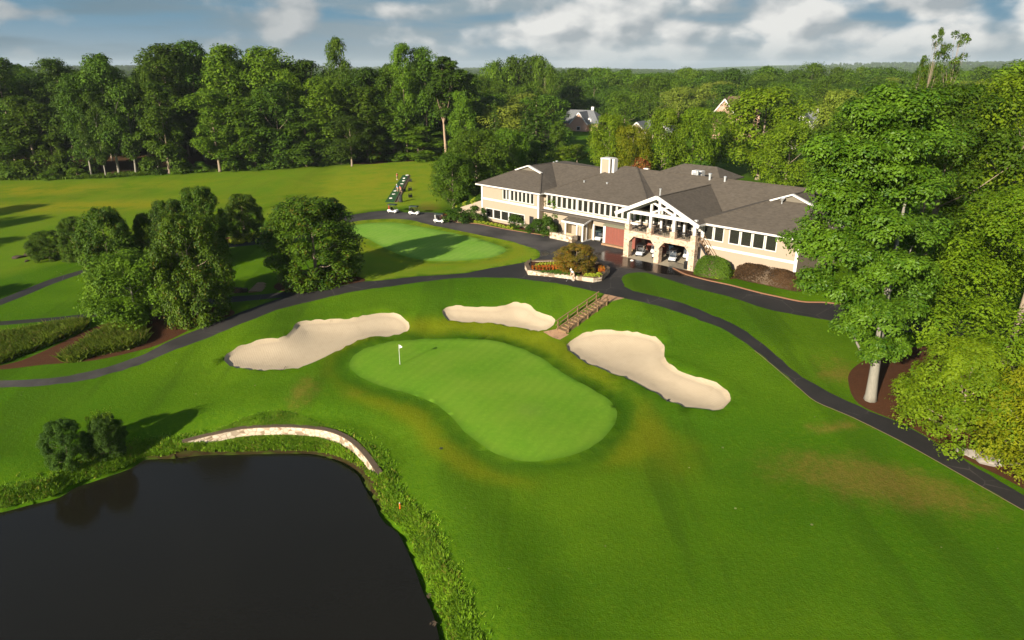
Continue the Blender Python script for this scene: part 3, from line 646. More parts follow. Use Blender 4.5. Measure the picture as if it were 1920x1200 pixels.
# trim: belt course, corner boards, mullion posts
for s0, s1, y, z in ((0, 14, 0, 3.72), (14, 33.75, 1.2, 3.66), (45.0, 58.3, -1.5, 3.05)): MB().box(s0, s1, y-.05, y-.002, z, z+.34).build('belt_course', M['white'], CH)
MB().box(-.06, -.003, -.05, 24, 3.72, 4.06).build('belt_course', M['white'], CH)
for s_, y in ((0.0, 0), (13.62, 0), (57.95, -1.5), (44.8, -1.5)): MB().box(s_, s_+.38, y-.07, y-.052, -.2, EZ-.02).build('corner_board', M['white'], CH)
for s_, y, z0 in ((6.98, 0, .4), (20.95, 1.2, 4.01), (24.4, 1.2, 4.01), (27.7, 1.2, 4.01), (31.0, 1.2, 4.01)): MB().box(s_-.08, s_+.08, y-.055, y-.003, z0 if z0 > 1 else 4.07, EZ-.05).build('downpipe', M['white'], CH)
for s_ in (24.5, 27.1): MB().box(s_, s_+.25, 1.14, 1.198, -.1, 2.6).build('garage_jamb', M['white'], CH)
mb = MB(); mb.box(11.8, 12.7, .06, .12, .1, 2.2); dr = mb.build('door', M['dark'], CH)
MB().box(12.55, 12.6, .0, .058, 1.05, 1.2).build('handle', M['metalgrey'], dr)
for a, b, c, d, y in wins:
    f = MB(); e = .09
    for q in ((a-e, a+.02, c-e, d+e), (b-.02, b+e, c-e, d+e), (a+.02, b-.02, d-.02, d+e), (a+.02, b-.02, c-e, c+.02)): f.box(q[0], q[1], y-.08, y+.04, q[2], q[3])
    wf = f.build('window', M['white'], CH)
    MB().box(a+.02, b-.02, y+.05, y+.08, c+.02, d-.02).build('pane', M['glass'], wf)
# roofs: closed solids made of plane polygons with a soffit sheet
def roofsolid(name, polys, mat=None, th=.16):
    mb = MB()
    for p in polys:
        n = len(p); i = len(mb.v); mb.v += [tuple(q) for q in p]+[(q[0], q[1], q[2]-th) for q in p]
        mb.f += [tuple(range(i, i+n)), tuple(range(i+2*n-1, i+n-1, -1))]+[(i+k, i+n+k, i+n+(k+1) % n, i+(k+1) % n) for k in range(n)]
    return mb.build(name, mat or M['roof'], CH)
Y0 = 12.2                                                   # depth of the main ridge
rf = roofsolid('roof', [
 # left wing: long ridge along the depth, gablet at its front
 [(-.9, -.6, EZ), (14.6, -.6, EZ), (8.9, 6.1, 8.72), (3.3, 6.1, 8.72)],
 [(14.6, -.6, EZ), (14.6, 4.0, EZ), (6.1, 12.2, 9.57), (6.1, 6.1, 9.57), (8.9, 6.1, 8.72)],
 [(-.9, -.6, EZ), (3.3, 6.1, 8.72), (6.1, 6.1, 9.57), (6.1, 16, 9.57), (-.9, 24.6, EZ)],
 # main roof, left stretch
 [(12.5, 4.0, EZ-.02), (24, 4.0, EZ-.02), (24, Y0, 9.57), (6.1, Y0, 9.57)],
 [(6.1, Y0, 9.57), (24, Y0, 9.57), (24, 24.6, EZ), (-.9, 24.6, EZ-.01), (6.1, 16, 9.565)],
 # middle hip
 [(13.7, .6, EZ), (35.2, .6, EZ), (24.65, Y0, 10.43), (22.4, Y0, 10.43)],
 [(13.7, .6, EZ), (22.4, Y0, 10.43), (13.7, 23.8, EZ)],
 [(35.2, .6, EZ), (35.2, 23.8, EZ), (24.65, Y0, 10.43)],
 [(22.4, Y0, 10.43), (24.65, Y0, 10.43), (35.2, 23.8, EZ), (13.7, 23.8, EZ)],
 # main roof, right stretch
 [(25.5, 2.6, EZ-.4), (54, 2.6, EZ-.4), (54, Y0, 10.22), (25.5, Y0, 10.22)],
 [(25.5, Y0, 10.22), (53.7, Y0, 10.22), (60.4, 24.6, EZ), (25.5, 24.6, EZ)],
 # right wing with gablet
 [(44.3, -2.25, EZ), (59.2, -2.25, EZ), (56.3, 6.0, 9.25), (51.1, 6.0, 9.25)],
 [(44.3, -2.25, EZ), (51.1, 6.0, 9.25), (53.7, 6.0, 10.22), (53.7, Y0, 10.22), (44.3, 10, EZ+.6)],
 [(59.2, -2.25, EZ), (60.4, 24.6, EZ), (53.7, Y0, 10.22), (53.7, 6.0, 10.22), (56.3, 6.0, 9.25)],
 # low roof behind the ridge
 [(25, 16, 9.0), (38, 16, 9.0), (35, 20, 10.75), (29, 20, 10.75)], [(38, 16, 9.0), (38, 24, 9.0), (35, 20, 10.75)], [(25, 16, 9), (29, 20, 10.75), (25, 24, 9)], [(25, 24, 9), (29, 20, 10.75), (35, 20, 10.75), (38, 24, 9)],
 # porch gable
 [(32.75, -4.25, EZ), (39.25, -4.25, 9.42), (39.25, 10.6, 9.42), (32.75, 5, EZ)],
 [(39.25, -4.25, 9.42), (45.75, -4.25, EZ), (45.75, 3, EZ), (39.25, 10.6, 9.42)]])
# hip and ridge caps
mb = MB()
for p, q in (((-.9,-.6,EZ),(3.3,6.1,8.72)),((14.6,-.6,EZ),(8.9,6.1,8.72)),((6.1,6.1,9.57),(6.1,12.2,9.57)),((6.1,Y0,9.57),(20,Y0,9.57)),((13.7,.6,EZ),(22.4,Y0,10.43)),((22.4,Y0,10.43),(24.65,Y0,10.43)),((24.65,Y0,10.43),(35.2,.6,EZ)),((25.5,Y0,10.22),(53.7,Y0,10.22)),((44.3,-2.25,EZ),(51.1,6,9.25)),((59.2,-2.25,EZ),(56.3,6,9.25)),((53.7,6,10.22),(53.7,Y0,10.22)),((39.25,-4.2,9.42),(39.25,10.4,9.42))):
    mb.bar((p[0],p[1],p[2]+.02),(q[0],q[1],q[2]+.02),.26,.07)
mb.build('ridge_cap', M['roof'], rf)
for p, q in (((-.9,-.63),(14.6,-.63)),((14.63,-.6),(14.63,.55)),((14.2,.57),(32.7,.57)),((45.9,-2.28),(59.2,-2.28)),((-.93,-.6),(-.93,24.6)),((59.25,-2.25),(60.43,24.6)),((44.28,-2.25),(44.28,-.2))):
    MB().bar((*p, EZ-.1), (*q, EZ-.1), .06, .24).build('fascia', M['white'], CH)
for q in ((-.85, 14.55, -.55, 0), (14.6, 33, .66, 1.2), (44.4, 59.1, -2.2, -1.5)): MB().box(*q, EZ-.2, EZ-.18).build('soffit', M['white'], CH)
M['gablet'] = plain('weathered_gable_boards', (.15, .13, .10), .9)
for xa, xb, xc, yy, zb, zt in ((3.3, 6.1, 8.9, 6.1, 8.72, 9.57), (51.1, 53.7, 56.3, 6.0, 9.25, 10.22)):
    g = MB().prism([(xa, zb-.05), (xc, zb-.05), (xb, zt-.04)], yy-.02, yy+.1, 'y').build('gablet', M['gablet'], rf)
    mb = MB(); mb.bar((xa-.35, yy-.28, zb-.14), (xb, yy-.28, zt+.03), .5, .20); mb.bar((xb, yy-.28, zt+.03), (xc+.35, yy-.28, zb-.14), .5, .20); mb.build('gablet_rake', M['white'], rf)
# chimney
ch = MB().box(19.4, 21.2, 9.4, 11.0, 8.4, 11.75).build('chimney', M['wall'], CH)
mb = MB()
for x0, x1, y0, y1 in ((19.34,19.58,9.34,9.6),(21.02,21.26,9.34,9.6),(21.02,21.26,10.8,11.06),(19.34,19.58,10.8,11.06)): mb.box(x0, x1, y0, y1, 8.5, 11.65)
mb.box(19.3, 21.3, 9.3, 11.1, 11.65, 11.82); mb.build('chimney_trim', M['white'], ch)
MB().box(21.5, 21.95, 9.6, 10.6, 9.0, 11.78).build('flue', M['white'], CH)
# roof vents
def roofz(s, y):
    if s < 14.6: return min(9.57-abs(s-6.1)*.37, EZ+(y+.6)*.34)
    if s < 35 and y < Y0: return max(EZ+(y-.6)*.343 if 14 < s < 34 else 0, 10.22-(Y0-y)*.4 if s > 26 else 0)
    return 10.22-(Y0-y)*.4
for s, y, h, r in ((2.0, 17.5, .9, .14), (3.2, 17, .8, .2), (19.0, 5.5, .35, .12), (23.3, 6.0, .3, .14), (35.8, 12.4, .9, .2), (38.4, 11.6, 1.0, .2), (40.9, 11.6, .8, .17), (43.0, 2.2, .6, .2)):
    z = roofz(s, y)-.1; z = max(z, 6.6)
    if s > 34: z = 10.22-abs(Y0-y)*.4-.1
    MB().lathe([(r, z), (r, z+h*.8), (r*1.35, z+h*.82), (r*1.35, z+h), (r*.5, z+h+.05)], 12, (s, y)).build('roof_vent', M['metalgrey'], CH, smooth=False)
MB().lathe([(.11, 9.3), (.11, 10.25), (.16, 10.27), (.16, 10.4)], 12, (39.0, -3.1)).build('roof_vent', M['metalgrey'], CH)
MB().lathe([(.50, 0), (.5, .12), (.36, .3), (.1, .38)], 14).build('roof_vent', M['metalgrey'], CH).location = (38.6, 8.2, 8.75)
MB().lathe([(.08, 0), (.08, .3), (.34, .75), (.3, .8), (.05, .4)], 12).build('roof_vent', M['metalgrey'], CH).location = (52.6, 5.2, 8.95)
u = MB().box(34.2, 35.9, 13.4, 14.6, 9.7, 10.75).build('air_handler', M['white'], CH, bevel=.04); MB().box(34.4, 35.7, 13.36, 13.398, 9.95, 10.5).build('grille', M['metalgrey'], u)
MB().box(25.9, 26.8, 12.3, 12.8, 10.2, 10.42).build('ridge_vent', M['white'], CH, bevel=.03)
# porch: piers, arches, deck, posts, truss
PY = -3.6
def archpanel():
    """stone front with two flat-headed chamfered arches, thickness along y"""
    mb = MB(); z1 = 3.92
    for x0, x1 in ((33.8, 34.68), (39.02, 39.8), (44.45, 45.3)): mb.box(x0, x1, PY, PY+.85, -.2, 2.35)
    for a, b in ((34.68, 39.02), (39.8, 44.45)):
        c = .75
        mb.prism([(a, 2.35), (a, 3.16), (a+c, 3.16)], PY, PY+.8, 'y'); mb.prism([(b, 2.35), (b-c, 3.16), (b, 3.16)], PY, PY+.8, 'y')
        mb.box(a, b, PY, PY+.8, 3.16, z1)
    for x0, x1 in ((33.8, 34.68), (39.02, 39.8), (44.45, 45.3)): mb.box(x0, x1, PY, PY+.85, 2.35, z1)
    mb.box(44.5, 45.3, PY+.86, 1.1, 3.16, z1)
    mb.box(33.8, 34.6, PY+.86, 1.1, 3.16, z1)
    return mb
archpanel().build('arcade', M['stone'], CH)
postx = (34.22, 37.95, 41.7, 44.9)
for x in postx: MB().box(x-.38, x+.38, PY-.02, PY+.74, 3.93, 4.8).build('stone_pedestal', M['stone'], CH, bevel=.03)
for x in postx: MB().box(x-.2, x+.2, PY+.15, PY+.55, 4.8, 6.9).build('post', M['white'], CH, bevel=.02)
for y in (-.6,):
    for x in (37.95, 41.7): MB().box(x-.14, x+.14, y, y+.28, 3.9, 7.4).build('post', M['white'], CH)
for x, y in ((43.0, -1.0), (44.8, 0.3)): MB().lathe([(.3, -.1), (.28, 3.2)], 14, (x, y)).build('column', M['white'], CH, smooth=False)
MB().box(33.9, 45.2, PY+.81, 1.18, 3.62, 3.88).build('deck', M['concrete'], CH)
mb = MB(); mb.box(33.4, 45.15, PY+.12, PY+.58, 6.46, 6.92)                        # tie beam
ty = PY+.35
for x in (37.95, 41.7): mb.box(x-.16, x+.16, ty-.16, ty+.16, 6.92, 9.25-abs(x-39.25)*.457-.15)
mb.box(39.25-.17, 39.25+.17, ty-.17, ty+.17, 6.92, 9.1)
mb.bar((37.7, ty, 8.55), (41.6, ty, 7.0), .26, .26); mb.bar((36.9+1.2, ty, 7.0), (41.3, ty, 8.3), .22, .24)
mb.build('truss', M['white'], CH)
mb = MB()
for sx_ in (-1, 1):
    mb.bar((39.25, -4.3, 9.36), (39.25+sx_*6.75, -4.3, 9.36-6.75*.457), .16, .5); mb.bar((39.25, ty, 8.98), (39.25+sx_*5.6, ty, 8.98-5.6*.457), .3, .3)
mb.bar((32.6, -4.2, EZ-.1), (32.6, .6, EZ-.1), .1, .25); mb.bar((45.9, -4.2, EZ-.1), (45.9, -2.3, EZ-.1), .1, .25)
mb.build('rake_board', M['white'], CH)
mb = MB(); mb.quad((33.0, -4.15, 6.4), (39.25, -4.15, 9.22), (39.25, 3, 9.22), (33.0, 3, 6.4)).quad((39.25, -4.15, 9.22), (45.5, -4.15, 6.4), (45.5, 3, 6.4), (39.25, 3, 9.22)).build('porch_ceiling', M['wall'], CH)
# red store beside the porch
rd = MB().box(27.75, 33.7, .15, 1.18, -.1, 3.0).build('red_store', M['red_door'], CH)
mb = MB()
for k in range(10): mb.box(27.95+k*.55, 27.99+k*.55, .125, .149, .3, 2.9)
mb.build('batten', plain('red_batten', (.27, .08, .055), .6), rd)
MB().box(27.5, 33.75, -.5, .14, -.1, .3).build('brick_step', M['brick'], CH)
MB().prism([(-.15, 3.0), (-.15, 3.08), (1.15, 3.5), (1.15, 3.02)], 27.3, 33.75, 'x').build('store_roof', plain('moss_grey_roof', (.19, .18, .12), .9), rd)
MB().box(27.3, 27.75, .1, .35, -.1, 3.0).build('trim', M['white'], rd)
MB().box(34.4, 38.2, 1.6, 1.75, -.1, 2.9).build('red_partition', M['red_door'], CH)
# lean-to kiosk and its stone wall
kb = MB(); wallpanel(kb, 20.6, 24.2, -.1, 2.75, -.9, .12, [(20.75, 22.9, 0.95, 2.6), (23.1, 23.75, -.05, 2.3)]); kb.box(20.6, 20.72, -.78, 1.18, -.1, 3.2)
kb.prism([(-.78, -.1), (1.18, -.1), (1.18, 3.35), (-.78, 2.85)], 24.08, 24.2, 'x'); kio = kb.build('kiosk', M['wall_tan'], CH)
MB().box(20.75, 24.05, .4, .5, -.1, 3.1).build('back_panel', M['wall'], kio)
MB().prism([(-1.35, 2.82), (-1.35, 2.96), (1.17, 3.62), (1.17, 3.46)], 20.1, 24.55, 'x').build('kiosk_roof', M['roof'], kio)
mb = MB(); mb.box(20.05, 24.6, -1.42, -1.36, 2.68, 2.98); mb.prism([(-1.36, 2.72), (-1.36, 2.98), (1.17, 3.64), (1.17, 3.4)], 24.56, 24.62, 'x')
for x in (20.6, 22.95, 24.1): mb.box(x-.1, x+.14, -1.06, -.92, -.1, 2.75)
mb.box(24.21, 24.27, -.95, 1.15, -.1, .18); mb.box(24.21, 24.27, -.2, .0, .18, 3.0); mb.build('kiosk_trim', M['white'], kio)
sw = MB().box(18.6, 23.2, -2.5, -2.0, -.2, .95).box(22.75, 23.2, -1.99, -1.1, -.2, .95).build('stone_wall', M['palestone'], None)
sw.parent = None; sw.location = (BO[0], BO[1], 0); sw.rotation_euler = (0, 0, BANG); tag(sw, 'low L-shaped pale stone wall in front of the small lean-to kiosk', 'stone wall')
# ramp wall and its railing at the left end
rw = MB().prism([(-8.6, -.3), (0, -.3), (0, 3.55), (-8.6, .5)], .9, 1.2, 'y').build('ramp_wall', M['wall'], CH)
rl = MB().box(-2.4, -.06, 5, 5.08, 3.9, 4.9).box(-2.4, -2.3, 3, 5, 3.9, 4.9).build('landing_rail', M['white'], CH)
# porch side stair
st = MB()
for k in range(10): st.box(45.45+.3*k, 45.45+.3*(k+1)+.04, -2.6, -1.62, 3.72-.37*(k+1), 3.72-.37*(k+1)+.07)
st.build('porch_stair', M['dark_timber'], CH)
mb = MB(); mb.prism([(45.4, 3.88), (45.4, 3.5), (48.5, -.25), (48.5, .15)], -2.68, -2.61, 'y').build('stringer', M['dark'], CH)
mb = MB()
for y in (-2.65, -1.66):
    mb.bar((45.4, y, 4.8), (48.5, y, 1.1), .05); mb.bar((45.4, y, 4.3), (48.5, y, .6), .035)
    for k in range(4): mb.bar((45.45+1.0*k, y, 3.8-1.17*k), (45.45+1.0*k, y, 4.75-1.17*k), .05)
mb.build('handrail', M['timber'], CH)
MB().box(46.5, 46.8, -2.6, -2.3, -.2, 2.2).build('post', M['white'], CH)
for z in (4.3, 4.8): MB().bar((45.05, -2.7, z), (45.05, -1.6, z), .05).build('deck_rail', M['dark'], CH)
# metal fence and bin by the right pier
fn = MB(); p0, p1 = (41.8, -3.95), (44.2, -4.3)
for k in range(13):
    t = k/12; fn.bar((p0[0]+(p1[0]-p0[0])*t, p0[1]+(p1[1]-p0[1])*t, -.1), (p0[0]+(p1[0]-p0[0])*t, p0[1]+(p1[1]-p0[1])*t, .95), .035)
for z in (.12, .92): fn.bar((*p0, z), (*p1, z), .04)
fo_ = fn.build('iron_fence', M['dark'], None); fo_.location = (BO[0], BO[1], 0); fo_.rotation_euler = (0, 0, BANG); tag(fo_, 'short low iron railing by the right stone pier of the porch', 'railing')
wb = empty('litter_bin', (*B2W(44.0, 3.2), 0), 0, 'dark round litter bin standing behind the low iron railing', 'bin')
MB().lathe([(.26, 0), (.3, .06), (.31, .85), (.29, .88)], 16).build('drum', M['black'], wb); MB().lathe([(.33, .88), (.33, .95), (.2, 1.08), (.05, 1.1)], 16).build('lid', M['dark'], wb)

# ------------------------------------------------------------------ porch furniture
def local(s, n, z=0): p = B2W(s, n); return (p[0], p[1], z)
tb = empty('patio_table', local(35.6, 1.6, 3.88), BANG)
MB().lathe([(.5, .70), (.52, .72), (.52, .745), (.5, .75)], 18).build('table_top', M['dark'], tb); MB().lathe([(.28, 0), (.26, .03), (.05, .06), (.05, .7)], 12).build('pedestal', M['dark'], tb)
chp = empty('patio_chair', local(36, 1.6, 3.88), 0)
MB().box(-.23, .23, -.22, .22, .42, .46).build('seat', M['black'], chp, bevel=.012); mb = MB()
for k in range(5): mb.bar((-.18+.09*k, .22, .46), (-.18+.09*k, .30, .9), .03)
mb.bar((-.23, .31, .92), (.23, .31, .92), .05); mb.build('backrest', M['black'], chp)
for sx_, sy_ in ((-.2, -.19), (.2, -.19), (-.2, .2), (.2, .2)): MB().bar((sx_, sy_, .42), (sx_*1.1, sy_*1.15, 0), .035).build('leg', M['black'], chp)
tk, ck = kidtree(tb), kidtree(chp)
tspots = [(35.7, 2.1), (36.6, .2), (39.0, 2.3), (40.6, .9), (40.2, -.4), (42.6, 2.2), (43.6, .4)]
twhere = ['left end of the front row on the deck', 'left end of the back row on the deck', 'front row, behind the second porch post', 'middle of the porch deck', 'middle of the back row near the windows', 'front row, behind the third porch post', 'right end of the porch deck by the stair']
rr = random.Random(4)
for i, ((s, n), wz) in enumerate(zip(tspots, twhere)):
    t_ = tb if i == 0 else copy_tree(tb, tk); t_.location = local(s, n, 3.88); tag(t_, 'round dark metal table, '+wz, 'table', 'tables on the porch deck')
    for j in range(4):
        c_ = chp if (i == 0 and j == 0) else copy_tree(chp, ck); a = j*math.pi/2+rr.uniform(-.3, .3)+.4; rad = rr.uniform(.72, .86)
        c_.location = (t_.location.x+math.cos(a)*rad, t_.location.y+math.sin(a)*rad, 3.88); c_.rotation_euler = (0, 0, a-math.pi/2+rr.uniform(-.2, .2))
        tag(c_, 'dark metal chair at the table, '+wz, 'chair', 'chairs round the porch table, '+wz)

# ------------------------------------------------------------------ golf carts
def make_cart(body, roofm):
    c = empty('golf_cart')
    b = MB().prism([(-1.15, .30), (1.12, .28), (1.2, .45), (1.15, .66), (.72, .80), (.55, .62), (.48, .47), (-.12, .47), (-.2, .62), (-.95, .78), (-1.2, .62)], -.56, .56, 'y')
    bo = b.build('body', body, c, bevel=.05)
    MB().box(-1.0, 1.0, -.5, .5, .18, .30).build('chassis', M['black'], c)
    for y in (-.42, .42): MB().lathe([(.08, 0), (.08, .03)], 10).build('headlight', M['glass'], bo).matrix_local = Matrix.Translation((1.17, y, .55)) @ Matrix.Rotation(R(90), 4, 'Y')
    MB().box(-.35, .14, -.5, .5, .62, .78).build('seat', M['seatcloth'], c, bevel=.04)
    MB().prism([(-.38, .80), (-.24, .78), (-.36, 1.22), (-.46, 1.22)], -.5, .5, 'y').build('backrest', M['seatcloth'], c, bevel=.03)
    MB().prism([(-1.12, 1.74), (-1.05, 1.90), (.88, 1.90), (1.0, 1.74)], -.58, .58, 'y').build('canopy', roofm, c, bevel=.03)
    for y in (-.5, .5):
        MB().bar((.72, y, .78), (.55, y, 1.75), .06).build('canopy_post', M['dark'], c); MB().bar((-.85, y, .74), (-.8, y, 1.75), .06).build('canopy_post', M['dark'], c)
    MB().prism([(.70, .82), (.715, .82), (.58, 1.62), (.565, 1.62)], -.46, .46, 'y').build('windscreen', glassclear, c)
    sw_ = MB(); ring = [(.0+.17*math.cos(t)*.35+.32, -.22+.17*math.sin(t), 1.02+.15*math.cos(t)) for t in np.linspace(0, 2*math.pi, 15)]
    sw_.tube(ring, .016, 6, False); sw_.bar((.32, -.22, 1.02), (.62, -.22, .72), .03); sw_.build('steering_wheel', M['black'], c)
    MB().box(-1.15, -.92, -.45, .45, .74, .80).bar((-1.1, -.4, .8), (-1.1, -.4, 1.1), .03).bar((-1.1, .4, .8), (-1.1, .4, 1.1), .03).bar((-1.1, -.4, 1.1), (-1.1, .4, 1.1), .03).build('bag_rack', M['dark'], c)
    for x in (-.78, .80):
        for y in (-.52, .52):
            w_ = MB().lathe([(.10, -.09), (.20, -.10), (.225, -.07), (.225, .07), (.20, .10), (.10, .09)], 18).build('wheel', M['rubber'], c)
            w_.matrix_local = Matrix.Translation((x, y, .225)) @ Matrix.Rotation(R(90), 4, 'X')
            MB().lathe([(.095, -.103), (.095, .103)], 14).build('hub_cap', M['cartwhite'], w_)
    return c
glassclear, gt = newmat('clear_screen')
g1_ = gt.add('ShaderNodeBsdfGlossy'); g1_.inputs['Roughness'].default_value = .05; g2_ = gt.add('ShaderNodeBsdfTransparent'); gm = gt.add('ShaderNodeMixShader'); gm.inputs[0].default_value = .15
gt.l.new(g2_.outputs[0], gm.inputs[1]); gt.l.new(g1_.outputs[0], gm.inputs[2]); gt.l.new(gm.outputs[0], gt.add('ShaderNodeOutputMaterial').inputs[0])
wc = make_cart(M['cartwhite'], M['cartroof']); sc_ = make_cart(M['cartsilver'], M['black'])
wk, sk = kidtree(wc), kidtree(sc_)
def ground_at(px, py): g = G(px, py); return (g[0], g[1], H(g[0], g[1]))
cars = [((737, 399), -22, 'white dark-roofed golf cart, leftmost on the road, nearest the hitting mats', 'w'), ((777, 402.5), -14, 'white golf cart with dark canopy parked on the road edge beside the worn bare patch', 'w'), ((824.5, 417.5), -20, 'white golf cart with dark canopy on the road beside the rounded dark shrubs', 'w')]
for i, (p, a, lb, k) in enumerate(cars):
    c = wc if i == 0 else copy_tree(wc, wk); c.location = ground_at(*p); c.rotation_euler = (0, 0, R(a)); c.scale = (.84, .84, .88); tag(c, lb, 'golf cart', 'golf carts out on the road')
barn = [(35.5, 1.6, -115, 's', 'silver golf cart nearest the left stone pier under the porch'), (37.9, 1.0, -112, 's', 'silver golf cart at the right of the left porch arch'), (36.4, -.9, -112, 'w', 'white golf cart in the second row under the left porch arch'), (38.6, -1.6, -110, 'w', 'white golf cart in the second row behind the middle stone pier'), (40.6, 1.0, -112, 's', 'silver golf cart just right of the middle stone pier under the porch'), (41.4, -1.6, -112, 'w', 'white golf cart far back under the right porch arch'),
        (42.6, -3.6, -112, 's', 'silver golf cart deepest in the shade under the right porch arch'), (35.6, -3.6, -115, 's', 'silver golf cart deepest in the shade under the left porch arch'), (25.6, -1.6, -120, 'w', 'white golf cart at the left inside the dark garage opening by the kiosk'), (26.6, -3.4, -120, 's', 'silver golf cart further back inside the garage opening by the kiosk')]
sfirst = True
for s, n, a, k, lb in barn:
    if k == 's' and sfirst: c = sc_; sfirst = False
    else: c = copy_tree(wc, wk) if k == 'w' else copy_tree(sc_, sk)
    c.location = local(s, n, max(.0, H(*B2W(s, n)))); c.rotation_euler = (0, 0, R(a)); c.scale = (.88, .88, .9); tag(c, lb, 'golf cart', 'golf carts stored under the clubhouse')
# ------------------------------------------------------------------ foliage
def leafmesh(name, C, N, size, rng, aspect=.62, fold=.12):
    """one folded diamond leaf spray per centre, facing N"""
    n = len(C); r = rng.normal(size=(n, 3)); T = np.cross(N, r); T /= np.maximum(np.linalg.norm(T, axis=1), 1e-6)[:, None]
    B = np.cross(N, T); s = size[:, None]
    V = np.stack([C-T*s*.5, C+B*s*aspect*.5+N*s*fold, C+T*s*.5, C-B*s*aspect*.5+N*s*fold], 1).reshape(-1, 3)
    return fastmesh(name, V, np.arange(4*n).reshape(n, 4))
PROF = {'round': lambda u: np.sqrt(np.clip(1-(2*u-1)**2, 0, 1))**.8, 'oval': lambda u: np.clip(np.sin(np.pi*np.clip(u*.92+.06, 0, 1)), 0, 1)**.6,
        'egg': lambda u: np.clip(1-u, 0, 1)**.55*np.clip(u*6, 0, 1)**.4, 'cone': lambda u: np.clip(1-u, .03, 1)**.85, 'top': lambda u: np.sqrt(np.clip(1-(1.5*u-.6)**2, 0, 1)),
        'col': lambda u: np.clip(u*5, 0, 1)**.5*np.clip((1-u)*3.2, 0, 1)**.6, 'mag': lambda u: np.where(u > .38, np.sqrt(np.clip(1-((u-.38)/.64)**2, 0, 1))**.9, .82+.18*np.clip(u/.38, 0, 1)), 'bill': lambda u: np.clip(1-np.abs(2*u-1)**2.8, 0, 1)**.5, 'dome': lambda u: np.sqrt(np.clip(1-u**2, 0, 1))}
def crown_pts(rng, H_, R_, z0, ncl, nlf, ls, prof='round', rc=(.24, .40), flat=.8, inner=.35, lobes=3, up=.95, lean=(0, 0), am_=1.0):
    ph = rng.uniform(0, 6.28, 3); am = rng.uniform(.08, .22, 3)*am_
    u = (np.arange(ncl)+rng.uniform(0, 1, ncl))/ncl; u = np.clip(u, .01, .97); rng.shuffle(u)
    w_ = PROF[prof](u); ang = np.arange(ncl)*2.39996+rng.uniform(-.5, .5, ncl)
    rad = R_*w_*np.sqrt(rng.uniform(inner, 1, ncl))*(1+am[0]*np.sin(ang*2+ph[0])+am[1]*np.sin(ang*3+ph[1]+u*5))
    rcl = R_*rng.uniform(rc[0], rc[1], ncl)*(.6+.4*w_)
    cc = np.stack([np.cos(ang)*np.maximum(rad-rcl*.5, 0)+lean[0]*u*H_, np.sin(ang)*np.maximum(rad-rcl*.5, 0)+lean[1]*u*H_, z0+(H_-z0)*u], 1)
    cc[:, 2] = np.minimum(cc[:, 2], H_-rcl*.6)
    n = ncl*nlf; ci = np.repeat(np.arange(ncl), nlf); d = rng.normal(size=(n, 3)); d /= np.linalg.norm(d, axis=1)[:, None]
    d[:, 2] = np.where((d[:, 2] < -.2) & (rng.random(n) < .6), -d[:, 2], d[:, 2])
    rr_ = rng.uniform(.45, 1.0, n)**.6; wob = 1+.25*np.sin(d[:, 0]*5+ci)*np.cos(d[:, 1]*6+ci*2)
    P = cc[ci]+d*(rcl[ci]*rr_*wob)[:, None]*np.array([1, 1, flat]); P[:, 2] = np.maximum(P[:, 2], .05)
    N = d*.9+np.array([0, 0, up*.7])+rng.normal(size=(n, 3))*.32; N /= np.linalg.norm(N, axis=1)[:, None]
    return P, N, ls*rng.uniform(.6, 1.35, n), cc, rcl
def woodmesh(name, rng, H_, cc, r0, zs, frac=.8, nlimb=14, pts=None, flare=1.35):
    mb = MB(); top = H_*frac; bend = rng.uniform(-.03, .03, 2)*H_
    ax = lambda t: Vector((bend[0]*math.sin(t*2.2), bend[1]*math.sin(t*1.7+.4)-bend[1]*math.sin(.4), t*top))
    ts = [0, .03, .12, .3, .5, .7, .88, 1]; mb.tube([ax(t) for t in ts], [r0*flare, r0*1.05]+[r0*(1-.86*t) for t in ts[2:]], 9)
    idx = rng.permutation(len(cc))[:nlimb]
    for i in idx:
        c = Vector(cc[i]); hz = max(zs*.8, c.z-abs(rng.uniform(.12, .3))*H_); t = min(max(hz/top, .06), .96); b = ax(t); r = max(r0*(1-.86*t)*.42, .03)
        m = b.lerp(c, .55)+Vector((0, 0, -.06*(c-b).length)); mb.tube([b, m, c], [r, r*.7, r*.2], 6)
    return mb
class Kind: pass
KINDS = {}
def kind(name, seeds, H_, R_, z0, ncl, nlf, ls, prof='round', r0=.35, bark='bark', frac=.8, nlimb=12, **kw):
    k = Kind(); k.H = H_; k.R = R_; k.var = []; k.bark = M[bark]
    for sd_ in seeds:
        rng = np.random.default_rng(sd_); P, N, s, cc, rcl = crown_pts(rng, H_, R_, z0, ncl, nlf, ls, prof, **kw)
        cm = leafmesh(name+'_crown', P, N, s, rng); cm.materials.append(L['mid'])
        tm = None
        if r0:
            o = woodmesh(name+'_trunk', rng, H_, cc, r0, z0, frac, nlimb).build('trunk', M[bark]); tm = o.data; bpy.data.objects.remove(o)
            for p in tm.polygons: p.use_smooth = True
        k.var.append((cm, tm, float(np.percentile(np.hypot(P[:, 0], P[:, 1]), 97)), float(P[:, 2].max())))
    KINDS[name] = k
kind('forest', (1, 2, 3, 4, 33), 28, 6.8, 5.5, 50, 290, .58, 'bill', .38, rc=(.28, .48), inner=.35)
kind('skirt', (5, 6, 7, 34), 24, 6, .4, 56, 290, .58, 'mag', .34, rc=(.26, .46), inner=.35)
kind('pine', (8, 9), 30, 5, 14, 42, 280, .55, 'oval', .36, 'pinebark', .9, 12, flat=.6, rc=(.28, .46))
kind('round', (11, 12, 13, 35), 16, 7.5, 1.4, 64, 330, .46, 'bill', .36, rc=(.22, .40), inner=.4)
kind('small', (14, 15), 6, 3, 1.6, 26, 120, .34, 'round', .12, rc=(.25, .42))
